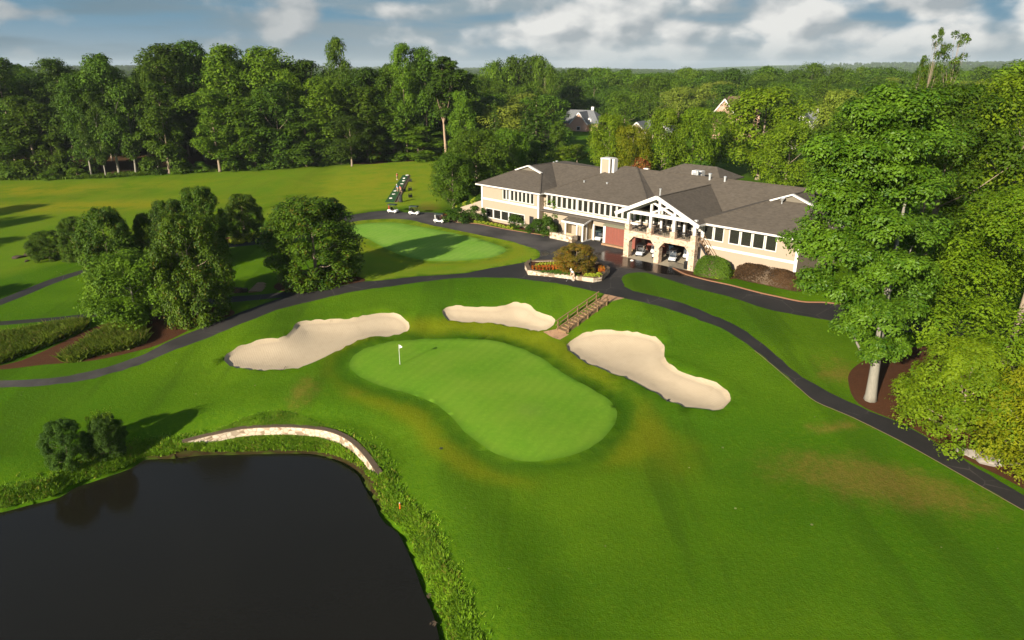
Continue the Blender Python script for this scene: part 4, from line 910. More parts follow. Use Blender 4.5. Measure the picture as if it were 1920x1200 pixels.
kind('mag', (16, 17, 18), 11, 5.6, .2, 190, 230, .28, 'mag', .25, rc=(.14, .26), inner=.6, am_=.35)
kind('oakn', (19,), 8, 5, 1.0, 70, 300, .28, 'bill', .2, rc=(.2, .38))
kind('bush', (21, 22, 23), 1.6, 1.3, .05, 26, 130, .15, 'dome', .05, nlimb=5, rc=(.22, .42))
kind('maple', (24,), 5.2, 3.3, .1, 120, 200, .18, 'mag', .14, rc=(.15, .28), inner=.5, am_=.5)
kind('sparse', (25, 26, 27), 32, 3.2, 21, 30, 150, .26, 'round', .28, frac=.95, nlimb=16, rc=(.18, .36), inner=.2)
def conifer_kind(name, seeds, H_, R_, nwh, ls):
    k = Kind(); k.H = H_; k.R = R_; k.var = []; k.bark = M['bark']
    for sd_ in seeds:
        rng = np.random.default_rng(sd_); P = []; N = []; mb = MB(); mb.tube([(0, 0, 0), (0, 0, H_*.97)], [.28, .03], 8)
        for i in range(nwh):
            t = i/nwh; z = .8+(H_-1)*t; r = R_*(1-t)**.8
            for j in range(9):
                a = rng.uniform(0, 6.28); q = r*rng.uniform(.65, 1.1); dr = -.22*q; m = int(10+46*q/R_)
                f = rng.uniform(.12, 1, m); x = np.stack([np.cos(a)*f*q, np.sin(a)*f*q, z+dr*f**1.4+rng.normal(0, .07, m)], 1); x[:, :2] += rng.normal(0, .22, (m, 2))*f[:, None]
                P.append(x); n = np.stack([np.cos(a)*.35+rng.normal(0, .3, m), np.sin(a)*.35+rng.normal(0, .3, m), np.full(m, 1.0)], 1); N.append(n/np.linalg.norm(n, axis=1)[:, None])
                if j < 3: mb.tube([(0, 0, z), (math.cos(a)*q*.8, math.sin(a)*q*.8, z+dr*.7)], [.05, .015], 4)
        P = np.vstack(P); N = np.vstack(N); cm = leafmesh(name+'_crown', P, N, ls*rng.uniform(.6, 1.3, len(P)), rng, .4); cm.materials.append(L['conifer'])
        o = mb.build('trunk', M['bark']); tm = o.data; bpy.data.objects.remove(o); k.var.append((cm, tm, R_, H_))
    KINDS[name] = k
kind('far', (41, 42, 43, 44), 18, 9, 1.0, 34, 330, .62, 'bill', .36, rc=(.30, .50), inner=.4, flat=.72)
conifer_kind('conifer', (31, 32), 15, 4.2, 26, .55)
TR = random.Random(77)
def tree(kname, leaf, loc, h, r, label, cat='tree', group=None, name='tree', v=None, rz=None, trunk=True, bark=None):
    k = KINDS[kname]; v = TR.randrange(len(k.var)) if v is None else v; cm, tm, rr_, hh = k.var[v]
    o = empty(name, loc, TR.uniform(0, 6.28) if rz is None else rz, label, cat, group); o.scale = (r/rr_, r/rr_, h/hh)
    c = bpy.data.objects.new('crown', cm); COL.objects.link(c); c.parent = o; c.material_slots[0].link = 'OBJECT'; c.material_slots[0].material = L[leaf]
    if tm and trunk:
        t = bpy.data.objects.new('trunk', tm); COL.objects.link(t); t.parent = o
        if bark: t.material_slots[0].link = 'OBJECT'; t.material_slots[0].material = M[bark]
    return o
def topz(px, py, y):
    d = ray(px, py); return CZ+d[2]*y/d[1]
def ptree(kname, leaf, px, base, top, wpx, label, cat='tree', group=None, name='tree', back=0, **kw):
    """base: ground pixel row; or ('d', distance). back: push the stem this much further from the ground pixel (crown overhangs)"""
    if isinstance(base, tuple):
        y = base[1]; x = 0
        for _ in range(6):
            z = float(h0([[x, y]])[0]); wd = y*CP-((topz(px, top, y)-2 if kname == 'sparse' else z+8)-CZ)*SP; x = (px-960)/FPX*wd
        z = H(x, y)
    else:
        g = G(px, base); x, y = g[0], g[1]+back; x *= y/g[1]; z = H(x, y)
    dep = y*CP-(z-CZ)*SP; h = max(topz(px, top, y)-z, .4); r = wpx/2*(dep-.5*h*SP)/FPX
    return tree(kname, leaf, (x, y, z-.05), h, r, label, cat, group, name, **kw)

# -- the tall wood behind the driving range: front row, left to right
wood = 'trees along the front of the wood behind the range'
FR = [('forest','dark',22,('d',205),104,95,'dark broad tree at the far left end of the wood'),('skirt','mid',75,330,178,92,'leafy tree with foliage down to the grass, nearest the left end of the wood'),
 ('forest','dark',128,('d',212),107,70,'tall dark tree behind the low leafy tree at the left end of the wood'),('skirt','dark',150,326,150,75,'dark spreading tree just left of the two slim leaning trunks'),
 ('forest','dark',172,331,135,60,'slim leaning pale trunk at the wood edge, left one of a close pair'),('forest','mid',199,332,170,55,'slim pale trunk at the wood edge, right one of a close pair'),
 ('forest','dark',224,327,98,80,'tall rounded dark tree on a straight pale trunk, left of the bare forest floor'),('forest','dark',255,326,140,62,'pale straight trunk standing before the bare brown forest floor'),
 ('forest','mid',298,320,122,58,'short pale trunk at the right edge of the bare brown forest floor'),('skirt','mid',318,326,150,74,'narrow leafy tree clothed to the ground, right of the bare forest floor'),
 ('forest','mid',330,('d',208),78,95,'very tall tree with a forked top, first of the high crowns from the left'),('forest','dark',378,('d',212),73,80,'very tall dark crown, second of the high crowns from the left'),
 ('forest','mid',413,322,165,86,'tree on a long bare trunk with an umbrella of olive foliage'),('forest','mid',440,('d',206),81,95,'tall broad bright crown in the middle of the wood'),
 ('skirt','mid',470,318,180,90,'bushy tree clothed to the ground in the middle of the wood'),('forest','mid',512,('d',205),84,96,'tall broad crown with lighter lower boughs right of the wood centre'),
 ('skirt','dark',530,315,150,80,'dark tree clothed to the ground right of the wood centre'),('forest','bright',548,('d',199),128,52,'narrow yellow-green crown standing out in the wood'),
 ('forest','dark',585,('d',207),110,80,'dark rounded crown right of the yellow-green crown'),('skirt','dark',575,312,200,70,'low dark tree before the wood, left of the bluish drooping tree'),
 ('skirt','conifer',627,308,198,62,'bluish-green drooping tree at the wood edge'),('forest','mid',610,('d',198),142,80,'olive crown of separate round clumps above the bluish drooping tree'),
 ('forest','mid',645,('d',210),67,56,'tallest narrow crown with gaps, standing alone above the wood'),('forest','dark',690,('d',206),124,74,'lower dark crown right of the tallest narrow crown'),
 ('skirt','mid',690,302,160,86,'bushy bright tree clothed to the ground near the bare patch of the range'),('forest','mid',738,('d',206),118,60,'middle-sized crown left of the twin-topped tall tree'),
 ('forest','mid',762,('d',203),78,58,'tall tree with a bright narrow top, left of the pair beside the pine'),('forest','dark',800,('d',206),86,64,'tall tree with a flat clumped top, right of the pair beside the pine'),
 ('skirt','mid',742,299,172,82,'leafy tree clothed to the ground behind the end of the hitting mats'),('pine','dark',836,('d',197),105,66,'tall pine with a long bare orange trunk'),
 ('skirt','mid',788,299,235,78,'low round tree at the right end of the wood edge'),('skirt','dark',870,('d',215),128,70,'dark crown just right of the tall pine'),('forest','dark',660,312,215,60,'dark tree filling the wood edge right of the bluish tree'),
 ('skirt','dark',35,331,215,70,'low dark tree at the left end of the wood, under the broad one'),('skirt','mid',110,331,250,50,'low bushy tree at the left of the wood, clothed to the ground')]
for k, lf, px, b, tp, wd, lb in FR: ptree(k, lf, px, b, tp, wd*(1.22 if wd > 58 else 1.0), lb, 'tree', wood, bark='palebark' if 'pale' in lb else None)
SKY = np.array([(-150,112),(0,114),(60,108),(100,122),(135,114),(215,104),(250,128),(285,126),(300,90),(375,80),(400,96),(440,88),(500,90),(545,95),(570,118),(615,118),(645,110),(675,134),(740,128),(760,96),(800,98),(830,116),(860,114),(885,140),(905,142),(918,112),(960,104),(1010,104),(1035,126),(1090,132),(1150,134),(1250,136),(1300,132),(1400,134),(1480,122),(1520,112),(1570,116),(1600,124),(1680,128),(1800,128),(1950,124)], float)
def skyl(px): return float(np.interp(px, SKY[:, 0], SKY[:, 1]))
def pxof(x, y, z): dep = y*CP-(z-CZ)*SP; return 960+FPX*x/dep
cnt = 0
for row, D in enumerate((214, 223, 233, 244, 256, 270)):
    for px in np.arange(-60, 880, 46 if row < 2 else 54):
        q = px+TR.uniform(-16, 16); d = D+TR.uniform(-4, 4)
        ptree('forest', TR.choice(['dark', 'dark', 'mid']), q, ('d', d), skyl(q)+TR.uniform(8, 42)+max(0, 10-3*row), TR.uniform(66, 92), 'tall tree in the dense depth of the wood behind the driving range', 'tree', 'trees in the depth of the wood'); cnt += 1
# undergrowth at the wood edge
for px, py, w_, h_ in ((15,334,40,22),(50,335,38,18),(100,335,46,20),(145,333,34,20),(345,324,44,24),(380,322,36,20),(440,320,40,28),(480,318,46,30),(515,316,40,30),(550,312,34,26),(600,310,40,22),(640,308,36,22),(815,297,34,26)):
    ptree('bush', 'mid', px, py, py-h_, w_, 'low leafy shrub in the row at the foot of the wood behind the range', 'shrub', 'undergrowth at the wood edge', 'shrub')
ptree('small', 'red', 707, 302, 277, 18, 'small rust-brown bush at the edge of the wood behind the hitting mats', 'shrub', None, 'shrub')
# -- feathery conifers and trees behind the practice tees
for px, d, tp, wd, lb in ((880,186,188,70,'broad feathery conifer left of the pointed conifer'),(928,182,182,52,'pointed conifer with a sharp tip behind the clubhouse tree clump'),(985,180,198,66,'dark layered conifer with a trunk in view left of the far brick house'),(1005,172,168,80,'tall loose olive conifer just left of the far brick house')):
    ptree('conifer', 'conifer', px, ('d', d), tp, wd, lb, 'conifer', 'conifers behind the clubhouse', 'conifer_tree')
ptree('skirt', 'mid', 865, ('d', 178), 168, 55, 'bright narrow tree right of the tall pine trunk', 'tree')
ptree('skirt', 'dark', 1046, ('d', 205), 226, 40, 'small dark round tree beside the lawn of the far brick house', 'tree')
# -- clump at the left end of the clubhouse
ptree('round', 'mid', 850, 392, 285, 88, 'low spreading green tree overhanging the range, front of the clump beside the clubhouse')
ptree('round', 'mid', 893, 372, 240, 122, 'tall broad green tree in the middle of the clump beside the clubhouse')
ptree('round', 'mid', 955, 345, 238, 98, 'dark-hearted green tree at the right of the clump, over the clubhouse gablet')
ptree('round', 'dark', 988, 335, 262, 70, 'dark low tree between the clump and the small trees on the lawn')
# -- bright trees right behind the clubhouse
BK = [('round','bright',1142,('d',160),212,84,'bright light-green tree behind the chimney, its left neighbour is the brick house'),('round','yellow',1185,('d',156),232,76,'yellow-green tree behind the main roof, brightest of the row'),
 ('round','bright',1243,('d',158),200,92,'bright tree behind the roof vents, right of the yellow-green tree'),('round','bright',1300,('d',160),198,100,'tall bright tree with a bare pale stem below its crown'),
 ('round','bright',1428,('d',166),160,172,'largest broad bright crown behind the clubhouse roof'),('round','bright',1480,('d',150),222,120,'round bright tree between the largest crown and the big foreground tree'),
 ('round','pale',1572,('d',185),166,112,'pale yellowish broad crown right of the white gable'),('round','mid',1340,('d',185),205,90,'mid-green tree left of the largest broad crown')]
for k, lf, px, b, tp, wd, lb in BK: ptree(k, lf, px, b, tp, wd, lb, 'tree', 'bright trees behind the clubhouse')
for px, py, tp, wd, lb in ((1052,310,272,46,'small round ornamental tree on the lawn, left of the chimney and its neighbour'),(1082,308,270,48,'small ornamental tree on the lawn, nearest the chimney'),(1015,318,282,44,'small dark ornamental tree on the lawn, nearest the gablet')):
    ptree('small', 'bright', px, py, tp, wd, lb, 'tree', 'ornamental trees behind the clubhouse', 'small_tree')
ptree('bush', 'red', 1200, ('d', 140), 293, 78, 'red-flowering shrub showing over the roof ridge right of the chimney', 'shrub', None, 'shrub')
ptree('bush', 'hedge', 1312, ('d', 136), 300, 90, 'rounded yellow-green shrub showing over the roof behind the air unit', 'shrub', None, 'shrub')
# -- magnolias and oaks left of the road
ptree('mag', 'mag', 594, 527, 368, 176, 'big round glossy magnolia standing alone beside the practice green', v=0, rz=.6)
MG = [('mag','mag',374,600,398,134,'broad magnolia of the left group, dark and dense to the ground, nearest the cart path',1),('mag','mag',218,545,388,104,'pointed magnolia at the left of the group behind the bright oak',2),
 ('mag','mag',291,520,398,58,'narrow dark magnolia in the middle of the left group',0),('mag','mag',388,480,348,92,'tall magnolia at the back of the left group, right of the narrow one',2),('mag','mag',336,520,372,84,'magnolia behind the tallest front one, its top left of the back magnolia',0),('mag','mag',462,448,362,66,'rounded magnolia at the right end of the left group',1)]
for k, lf, px, b, tp, wd, lb, v in MG: ptree(k, lf, px, b, tp, wd, lb, 'tree', 'magnolias left of the road', v=v)
ptree('mag', 'mag', 95, 486, 432, 68, 'broad low dark magnolia, leftmost of the group on the fairway', 'tree', 'magnolias left of the road', v=1)
ptree('mag', 'mag', 150, 486, 406, 66, 'bushy magnolia with an open top, second from the left on the fairway', 'tree', 'magnolias left of the road', v=0)
ptree('oakn', 'young', 264, 612, 468, 172, 'bright green young oak on a pale trunk in front of the dark magnolias', bark='palebark')
ptree('bush', 'brown', 553, ('d', 122), 369, 66, 'brownish-green rounded shrub behind the lone magnolia', 'shrub', None, 'shrub')
# -- trees left of the picture edge whose shadows reach into it
for x, y, h, r in ((-118, 108, 15, 5.5), (-128, 118, 16, 6), (-105, 96, 12, 5), (-82, 72, 10, 4.5)): tree('round', 'mid', (x, y, H(x, y)), h, r, 'tree left of the picture edge throwing shade on the fairway', 'tree', 'trees left of the picture edge')
# -- clubhouse planting
for k, lf, px, py, tp, wd, lb in (('bush','shrub',858,417,389,52,'rounded dark shrub below the ramp wall, left one of the pair by the cart'),('bush','shrub',892,415,384,46,'rounded dark shrub at the clubhouse corner, right one of the pair'),('bush','shrub',968,426,401,34,'round dark shrub under the lower windows of the left wing'),
  ('bush','shrub',1005,434,409,42,'dark shrub beside the side door'),('bush','shrub',1030,440,405,40,'dark shrub with pink flowers beside the kiosk')):
    ptree(k, lf, px, py, tp, wd, lb, 'shrub', 'shrubs along the clubhouse front', 'shrub')
ptree('small', 'oak', 1050, ('d', 114.5), 368, 60, 'crape myrtle with a loose upright crown in front of the middle windows', 'tree', None, 'small_tree')
for i, t in enumerate(np.linspace(0, 1, 11)):
    px = 884+t*76; py = 417+t*13-2*math.sin(t*3.1)
    ptree('bush', 'lime', px, py, py-5.5, 9, 'pale yellow-green hosta clump in the row under the lower windows', 'plant', 'hosta row under the lower windows', 'hosta_plant')
for i, (px, py) in enumerate(((1345,519),(1356,518),(1366,515),(1374,513),(1383,514),(1391,516))): ptree('bush', 'lime', px, py+2, py-8, 13, 'pale yellow-green plant at the foot of the clipped green hedge', 'plant', 'pale plants by the clipped hedge', 'hosta_plant')
for i in range(9):
    p = B2W(-7.6+i*.82, .3-1.7); z = .3+i*.36; tree('bush', 'hedge' if i % 3 else 'lime', (p[0]-.5, p[1]+.9, z-.3), 1.2, .8, 'bright green plant on the bank above the ramp wall', 'plant', 'planting above the ramp wall', 'bank_plant', trunk=False)
ptree('bush', 'red', 833, 412, 398, 16, 'small rusty shrub at the lower end of the ramp wall', 'shrub', None, 'shrub')
def hedge(label, leaf, px, py, lx, ly, h, ang, n, ls, soft=.6):
    """clipped hedge: rounded box covered with leaves"""
    g = np.array([*B2W(px, py), 0.]); rng = np.random.default_rng(int(px*10)); d = rng.normal(size=(n, 3)); d[:, 2] = np.abs(d[:, 2])*1.1-.25; d /= np.linalg.norm(d, axis=1)[:, None]
    e = soft; q = np.sign(d)*np.abs(d)**e; q /= np.max(np.abs(q), axis=1)[:, None]**.0; k = (np.abs(q[:, 0])**(2/e)+np.abs(q[:, 1])**(2/e)+np.abs(q[:, 2])**(2/e))**(-e/2); q *= k[:, None]
    depth = 1-rng.uniform(0, .10, n)**1.0; wob = 1+.035*np.sin(q[:, 0]*9+1)*np.cos(q[:, 1]*7+q[:, 2]*5)
    P = q*np.array([lx/2, ly/2, h])*(depth*wob)[:, None]; P[:, 2] = np.maximum(P[:, 2], .03); N = d*np.array([1/lx, 1/ly, 1/h])*2+rng.normal(size=(n, 3))*.5; N /= np.linalg.norm(N, axis=1)[:, None]
    o = empty('hedge', (g[0], g[1], H(g[0], g[1])-.05), ang, label, 'hedge'); me = leafmesh('foliage', P, N, ls*rng.uniform(.6, 1.3, n), rng); link('foliage', me, L[leaf], o)
    ico = MB(); th = np.linspace(0, 2*math.pi, 20, endpoint=False); i0 = 0
    for zz, kk in ((0, .80), (.4, .82), (.66, .66), (.76, .3)):
        ico.v += [(math.copysign(abs(math.cos(t))**e, math.cos(t))*lx/2*kk, math.copysign(abs(math.sin(t))**e, math.sin(t))*ly/2*kk, h*zz) for t in th]
    for r_ in range(3): ico.f += [(r_*20+j, r_*20+(j+1) % 20, r_*20+20+(j+1) % 20, r_*20+20+j) for j in range(20)]
    ico.f.append(tuple(60+j for j in range(20))); ico.build('branches', M['dark_timber'], o)
    return o
hedge('clipped rounded green hedge between the porch stair and the brown hedge', 'hedge', 48.4, 3.9, 4.9, 2.3, 2.75, BANG+R(8), 14000, .17, .75)
hedge('long clipped brown hedge under the right wing windows', 'brown', 55.4, 2.75, 8.8, 1.9, 2.15, BANG, 20000, .17, .55)
# -- big trees at the right
def bigtree(label, leaf, loc, H_, R_, z0, ncl, nlf, ls, prof, seed, r0, bark='palebark', group=None, nlimb=14, **kw):
    rng = np.random.default_rng(seed); P, N, s, cc, rcl = crown_pts(rng, H_, R_, z0, ncl, nlf, ls, prof, **kw)
    o = empty('tree', loc, 0, label, 'tree', group); link('crown', leafmesh('crown', P, N, s, rng), L[leaf], o)
    t = woodmesh('trunk', rng, H_, cc, r0, z0, .86, nlimb).build('trunk', M[bark], o, smooth=True)
    return o
def lobetree(label, leaf, base, lobes, ls, seed, r0, bark, H_, per=4200, group=None, nl=12):
    rng = np.random.default_rng(seed); g = G(*base); z0 = H(g[0], g[1])-.1; PP = []; NN = []; SS = []; CC = []
    for px, py, rp, dy in lobes:                                  # each bough: centre and radius surveyed, dy metres behind the stem
        d = ray(px, py); t = (g[1]+dy)/d[1]; c = np.array([0, 0, CZ])+d*t-np.array([g[0], g[1], z0]); r = rp*1.22/FPX*t
        k = 9; m = rng.normal(size=(k, 3)); m /= np.linalg.norm(m, axis=1)[:, None]; sub = m*r*np.array([.60, .60, .46])*rng.uniform(.5, 1.1, (k, 1)); CC.append(c)
        n = int(per*1.35*(rp/60)**2); ci = rng.integers(0, k, n); dd = rng.normal(size=(n, 3)); dd /= np.linalg.norm(dd, axis=1)[:, None]; dd[:, 2] = np.where((dd[:, 2] < -.1) & (rng.random(n) < .7), -dd[:, 2], dd[:, 2])
        wob = 1+.3*np.sin(dd[:, 0]*5+ci)*np.cos(dd[:, 1]*6+ci*2); q = c+sub[ci]+dd*(r*.48*rng.uniform(.4, 1, n)**.6*wob)[:, None]*np.array([1, 1, .62])
        N = dd*.85+np.array([0, 0, .6])+rng.normal(size=(n, 3))*.32; PP.append(q); NN.append(N/np.linalg.norm(N, axis=1)[:, None]); SS.append(ls*rng.uniform(.6, 1.35, n))
    P = np.vstack(PP); P[:, 2] = np.maximum(P[:, 2], .1)
    o = empty('tree', (g[0], g[1], z0), 0, label, 'tree', group); link('crown', leafmesh('crown', P, np.vstack(NN), np.concatenate(SS), rng), L[leaf], o)
    woodmesh('trunk', rng, H_, np.array(CC), r0, 3, .86, nl).build('trunk', M[bark], o, smooth=True); return o
lobetree('big glossy green tree with a thick pale trunk beside the cart path', 'oak', (1632, 748), [(1690,205,62,2),(1625,232,56,0),(1735,270,66,3),(1570,285,58,0),(1655,300,64,-1),(1590,345,58,-1),(1700,355,66,1),(1545,405,52,0),(1635,415,62,-2),(1725,430,62,2),(1512,462,46,0),(1580,475,56,-2),(1660,500,58,-2),(1530,520,38,0),(1600,550,50,-1.5),(1720,520,50,1),(1655,590,48,-2),(1590,610,36,-1),(1632,652,34,-1.5),(1680,650,30,-.5),(1650,500,60,1),(1610,400,60,2),(1690,280,60,0),(1640,330,60,2),(1690,590,45,0)], .29, 101, .46, 'palebark', 22.5, nl=6)
RT = [('yellow-green dense tree behind the thick pale trunk, right picture edge', 'bright', 46.5, 59, 17.5, 8.5, .8, 150, 300, .30, 'round', 102, .4),
      ('low yellow-topped tree hanging over the grey rocks beside the path', 'yellow', 40.2, 44.5, 9.0, 5.2, .3, 130, 300, .21, 'dome', 103, .28),
      ('low bright bushy tree just right of the thick pale trunk', 'bright', 36.6, 49.6, 8.0, 5.3, .3, 100, 260, .24, 'dome', 107, .24),
      ('tall green tree filling the right edge above the yellow-green one', 'bright', 57, 78, 26, 10, 3, 150, 250, .38, 'round', 104, .5),
      ('green tree right of the big glossy tree, half hidden by it', 'mid', 47, 76, 25, 8, 3, 130, 250, .36, 'round', 105, .45),
      ('dark tree behind the right picture edge, above the bright lawn', 'mid', 82, 112, 27, 10, 6, 110, 230, .48, 'round', 106, .5),
      ('olive tree between the big glossy tree and the clubhouse end', 'mid', 50, 100, 21, 8, 2, 110, 240, .42, 'round', 108, .4)]
for lb, lf, x, y, h, r, z0, ncl, nlf, ls, pf, sd_, r0 in RT: bigtree(lb, lf, (x, y, H(x, y)-.1), h, r, z0, ncl, nlf, ls, pf, sd_, r0, 'bark', 'large trees at the right edge', rc=(.16, .30), inner=.4)
# tall thin dead-topped trees above the right canopy
for px, tp, wd, d, lb in ((1757,50,44,92,'tall thin sparse tree standing above the right canopy, left one of the pair'),(1795,56,62,96,'tall thin sparse tree leaning right above the right canopy, right one of the pair'),(1725,108,40,94,'short sparse treetop left of the tall thin pair')):
    ptree('sparse', 'mag', px, ('d', d), tp, wd, lb, 'tree', 'thin trees above the right canopy', bark='bark')
# -- pond side bushes
ptree('mag', 'shrub', 128, 862, 788, 82, 'round dark bush on the pond bank, left one of the pair', 'bush', 'bushes on the pond bank', 'bush', v=2)
pb = ptree('mag', 'shrub', 205, 842, 778, 66, 'dark bush on the pond bank with pale shoots on top, right one', 'bush', 'bushes on the pond bank', 'bush', v=0)
rng = np.random.default_rng(6); SP_ = []; SN_ = []
for k in range(16):                                             # long pale shoots above the crown
    b0 = np.array([rng.normal(0, 1.6), rng.normal(0, 1.6), 9.0]); d0 = np.array([rng.normal(0, .25), rng.normal(0, .25), 1.0]); m = 26; f = rng.uniform(0, 1, m)
    SP_.append(b0+d0*(f*rng.uniform(2.5, 4.6))[:, None]+rng.normal(0, .16, (m, 3))); SN_.append(rng.normal(size=(m, 3))+np.array([-.4, -.6, .4]))
SP_ = np.vstack(SP_); SN_ = np.vstack(SN_); SN_ /= np.linalg.norm(SN_, axis=1)[:, None]
link('shoots', leafmesh('shoots', SP_, SN_, np.full(len(SP_), .55), rng), L['bright'], pb)
# -- woodland behind the clubhouse out to the houses
HOUSES = [(1090, 242, 305), (1378, 205, 268), (1512, 222, 240), (1222, 228, 272)]
mf = 0; lbm = 'tree in the dense wood beyond the clubhouse roofs'
for row, D in enumerate((196, 212, 230, 250, 272, 298, 328, 362)):
    step = 16.5 if row < 4 else 20
    half = D*.78
    for x in np.arange(-.10*D if row > 0 else .12*D, half+8, step):
        xx = x+TR.uniform(-5, 5); yy = D+TR.uniform(-7, 7); z = float(h0([[xx, yy]])[0]); px = pxof(xx, yy, z+10)
        if px < 880 or mf >= 118: continue
        if any(abs(px-hp) < 74 and yy < hd+14 for hp, _, hd in HOUSES) : continue
        base_top = {0: 205, 1: 196, 2: 186, 3: 176, 4: 166, 5: 156, 6: 148, 7: 142}[row]
        tp = max(base_top+TR.uniform(-18, 16), skyl(px)+3)
        hz = topz(px, tp, yy)-z
        if hz < 6: continue
        tree('far', TR.choice(['dark', 'dark', 'dark', 'mid', 'mid', 'pale', 'bright' if row < 4 else 'mid']), (xx, yy, z-.1), min(hz, 30), TR.uniform(7.5, 12.0), lbm, 'tree', 'trees in the wood beyond the clubhouse'); mf += 1
for px in np.arange(1045, 1960, 40):
    d = TR.uniform(372, 425); q = px+TR.uniform(-10, 10); tp = skyl(q)+TR.uniform(-10, 8); zq = h0([[(q-960)/FPX*d, d]])[0]
    ptree('far', TR.choice(['dark', 'mid', 'mid']), q, ('d', d), tp, TR.uniform(60, 105), 'distant tree making the skyline to the right of the dark hump of wood', 'tree', 'trees of the right skyline')
# hump of trees left of centre on the skyline
for px, tp, d, w_ in ((930,112,300,60),(960,102,305,70),(995,100,310,70),(1020,108,300,50),(905,140,290,50),(945,150,270,70),(990,155,265,70)):
    ptree('far', 'mid', px, ('d', d), tp, w_*1.15, 'tree in the dark rounded hump of wood rising above the skyline', 'tree', 'trees of the skyline hump')
print('individual trees', cnt, mf)
# far woodland: one mass
rng = np.random.default_rng(9); far_p = []
for D0, D1, n in ((300, 520, 2300), (520, 900, 4200), (900, 1600, 6500), (1600, 3200, 9000), (3200, 5200, 7000)):
    r = np.sqrt(rng.uniform(D0**2, D1**2, n)); a = rng.uniform(-.74, .74, n); far_p.append(np.stack([np.sin(a)*r, np.cos(a)*r], 1))
far_p = np.vstack(far_p)
near_left = (far_p[:, 0] < -20) & (np.hypot(*far_p.T) < 300)
far_p = far_p[~near_left]
if True:
    pxx = 960+FPX*far_p[:, 0]/(far_p[:, 1]*CP+10*SP); keep = np.ones(len(far_p), bool)
    for hp, _, hd in HOUSES: keep &= ~((np.abs(pxx-hp) < 66) & (far_p[:, 1] < hd+14))
    keep &= ~((np.hypot(*far_p.T) < 385) & (pxx > 870) & (far_p[:, 1] < 372))
    far_p = far_p[keep]
fz = h0(far_p); rr_ = np.hypot(*far_p.T)
me = bpy.data.meshes.new('distant_woodland'); me.vertices.add(len(far_p)); me.vertices.foreach_set('co', np.column_stack([far_p, fz-1]).astype(np.float32).ravel())
sc = rng.uniform(.62, .98, len(far_p))*np.where(rr_ > 900, .85, 1.0); 
at = me.attributes.new('tsize', 'FLOAT', 'POINT'); at.data.foreach_set('value', sc.astype(np.float32)); at = me.attributes.new('tspin', 'FLOAT', 'POINT'); at.data.foreach_set('value', rng.uniform(0, 6.28, len(far_p)).astype(np.float32))
fw = link('distant_woodland', me, None); tag(fw, 'far wooded country fading to blue at the skyline', 'woodland', None, 'stuff')
prng = np.random.default_rng(44); PR = []
P, N, s, cc, rcl = crown_pts(prng, 19, 9.5, 1.0, 30, 130, 1.05, 'bill', rc=(.3, .5), flat=.7); far_me = leafmesh('far_crown', P, N, s, prng); far_me.materials.append(L['mid'])
P, N, s, cc, rcl = crown_pts(prng, 21, 8.5, 1.0, 30, 130, 1.0, 'bill', rc=(.3, .5), flat=.75); far_me2 = leafmesh('far_crown', P, N, s, prng); far_me2.materials.append(L['dark'])
far1 = tree('round', 'mid', (330, 470, float(h0([[330, 470]])[0])), 19, 8, 'far tree at the right beyond the wood', 'tree')
ng = bpy.data.node_groups.new('scatter', 'GeometryNodeTree'); ng.interface.new_socket('Geometry', in_out='INPUT', socket_type='NodeSocketGeometry'); ng.interface.new_socket('Geometry', in_out='OUTPUT', socket_type='NodeSocketGeometry')
q = NT(ng); gi = q.add('NodeGroupInput'); go = q.add('NodeGroupOutput')
def named(nm): nd = q.add('GeometryNodeInputNamedAttribute', data_type='FLOAT'); nd.inputs['Name'].default_value = nm; return nd.outputs['Attribute']
def mesh_as_geo(m_):
    o = bpy.data.objects.new('crown', m_); COL.objects.link(o); o.parent = far1; o.location = (0, 0, 0)
    nd = q.add('GeometryNodeObjectInfo', transform_space='ORIGINAL'); nd.inputs['Object'].default_value = o; nd.inputs['As Instance'].default_value = True; return nd.outputs['Geometry']
jn = q.add('GeometryNodeGeometryToInstance'); q.l.new(mesh_as_geo(far_me), jn.inputs[0]); q.l.new(mesh_as_geo(far_me2), jn.inputs[0])
rot = q.add('ShaderNodeCombineXYZ'); q.l.new(named('tspin'), rot.inputs[2])
iop = q.add('GeometryNodeInstanceOnPoints'); q.l.new(gi.outputs[0], iop.inputs['Points']); q.l.new(jn.outputs[0], iop.inputs['Instance']); iop.inputs['Pick Instance'].default_value = True
q.l.new(rot.outputs[0], iop.inputs['Rotation']); q.l.new(named('tsize'), iop.inputs['Scale']); q.l.new(iop.outputs[0], go.inputs[0])
mdf = fw.modifiers.new('scatter', 'NODES'); mdf.node_group = ng
# ------------------------------------------------------------------ flagstick
g = G(750, 685); fz_ = H(g[0], g[1])
fl = empty('flagstick', (g[0], g[1], fz_), 0, 'white flagstick with a small white flag on the putting green', 'flagstick')
MB().tube([(0, 0, 0), (0, 0, 2.3)], [.028, .022], 8).build('pole', M['white'], fl)
mb = MB(); nx = 6
for zs_ in (0,):
    for k in range(nx):
        a, b = k/nx, (k+1)/nx; ya, yb = .05*math.sin(a*5), .05*math.sin(b*5)
        for o_ in (0, .012): mb.quad((.02+a*.34, ya+o_, 2.28-.20*a), (.02+b*.34, yb+o_, 2.28-.20*b), (.02+b*.34, yb+o_, 1.80+.20*b), (.02+a*.34, ya+o_, 1.80+.20*a))
mb.build('flag', M['white'], fl); MB().lathe([(.06, .0), (.06, .012)], 14).build('cup', M['dark'], fl)

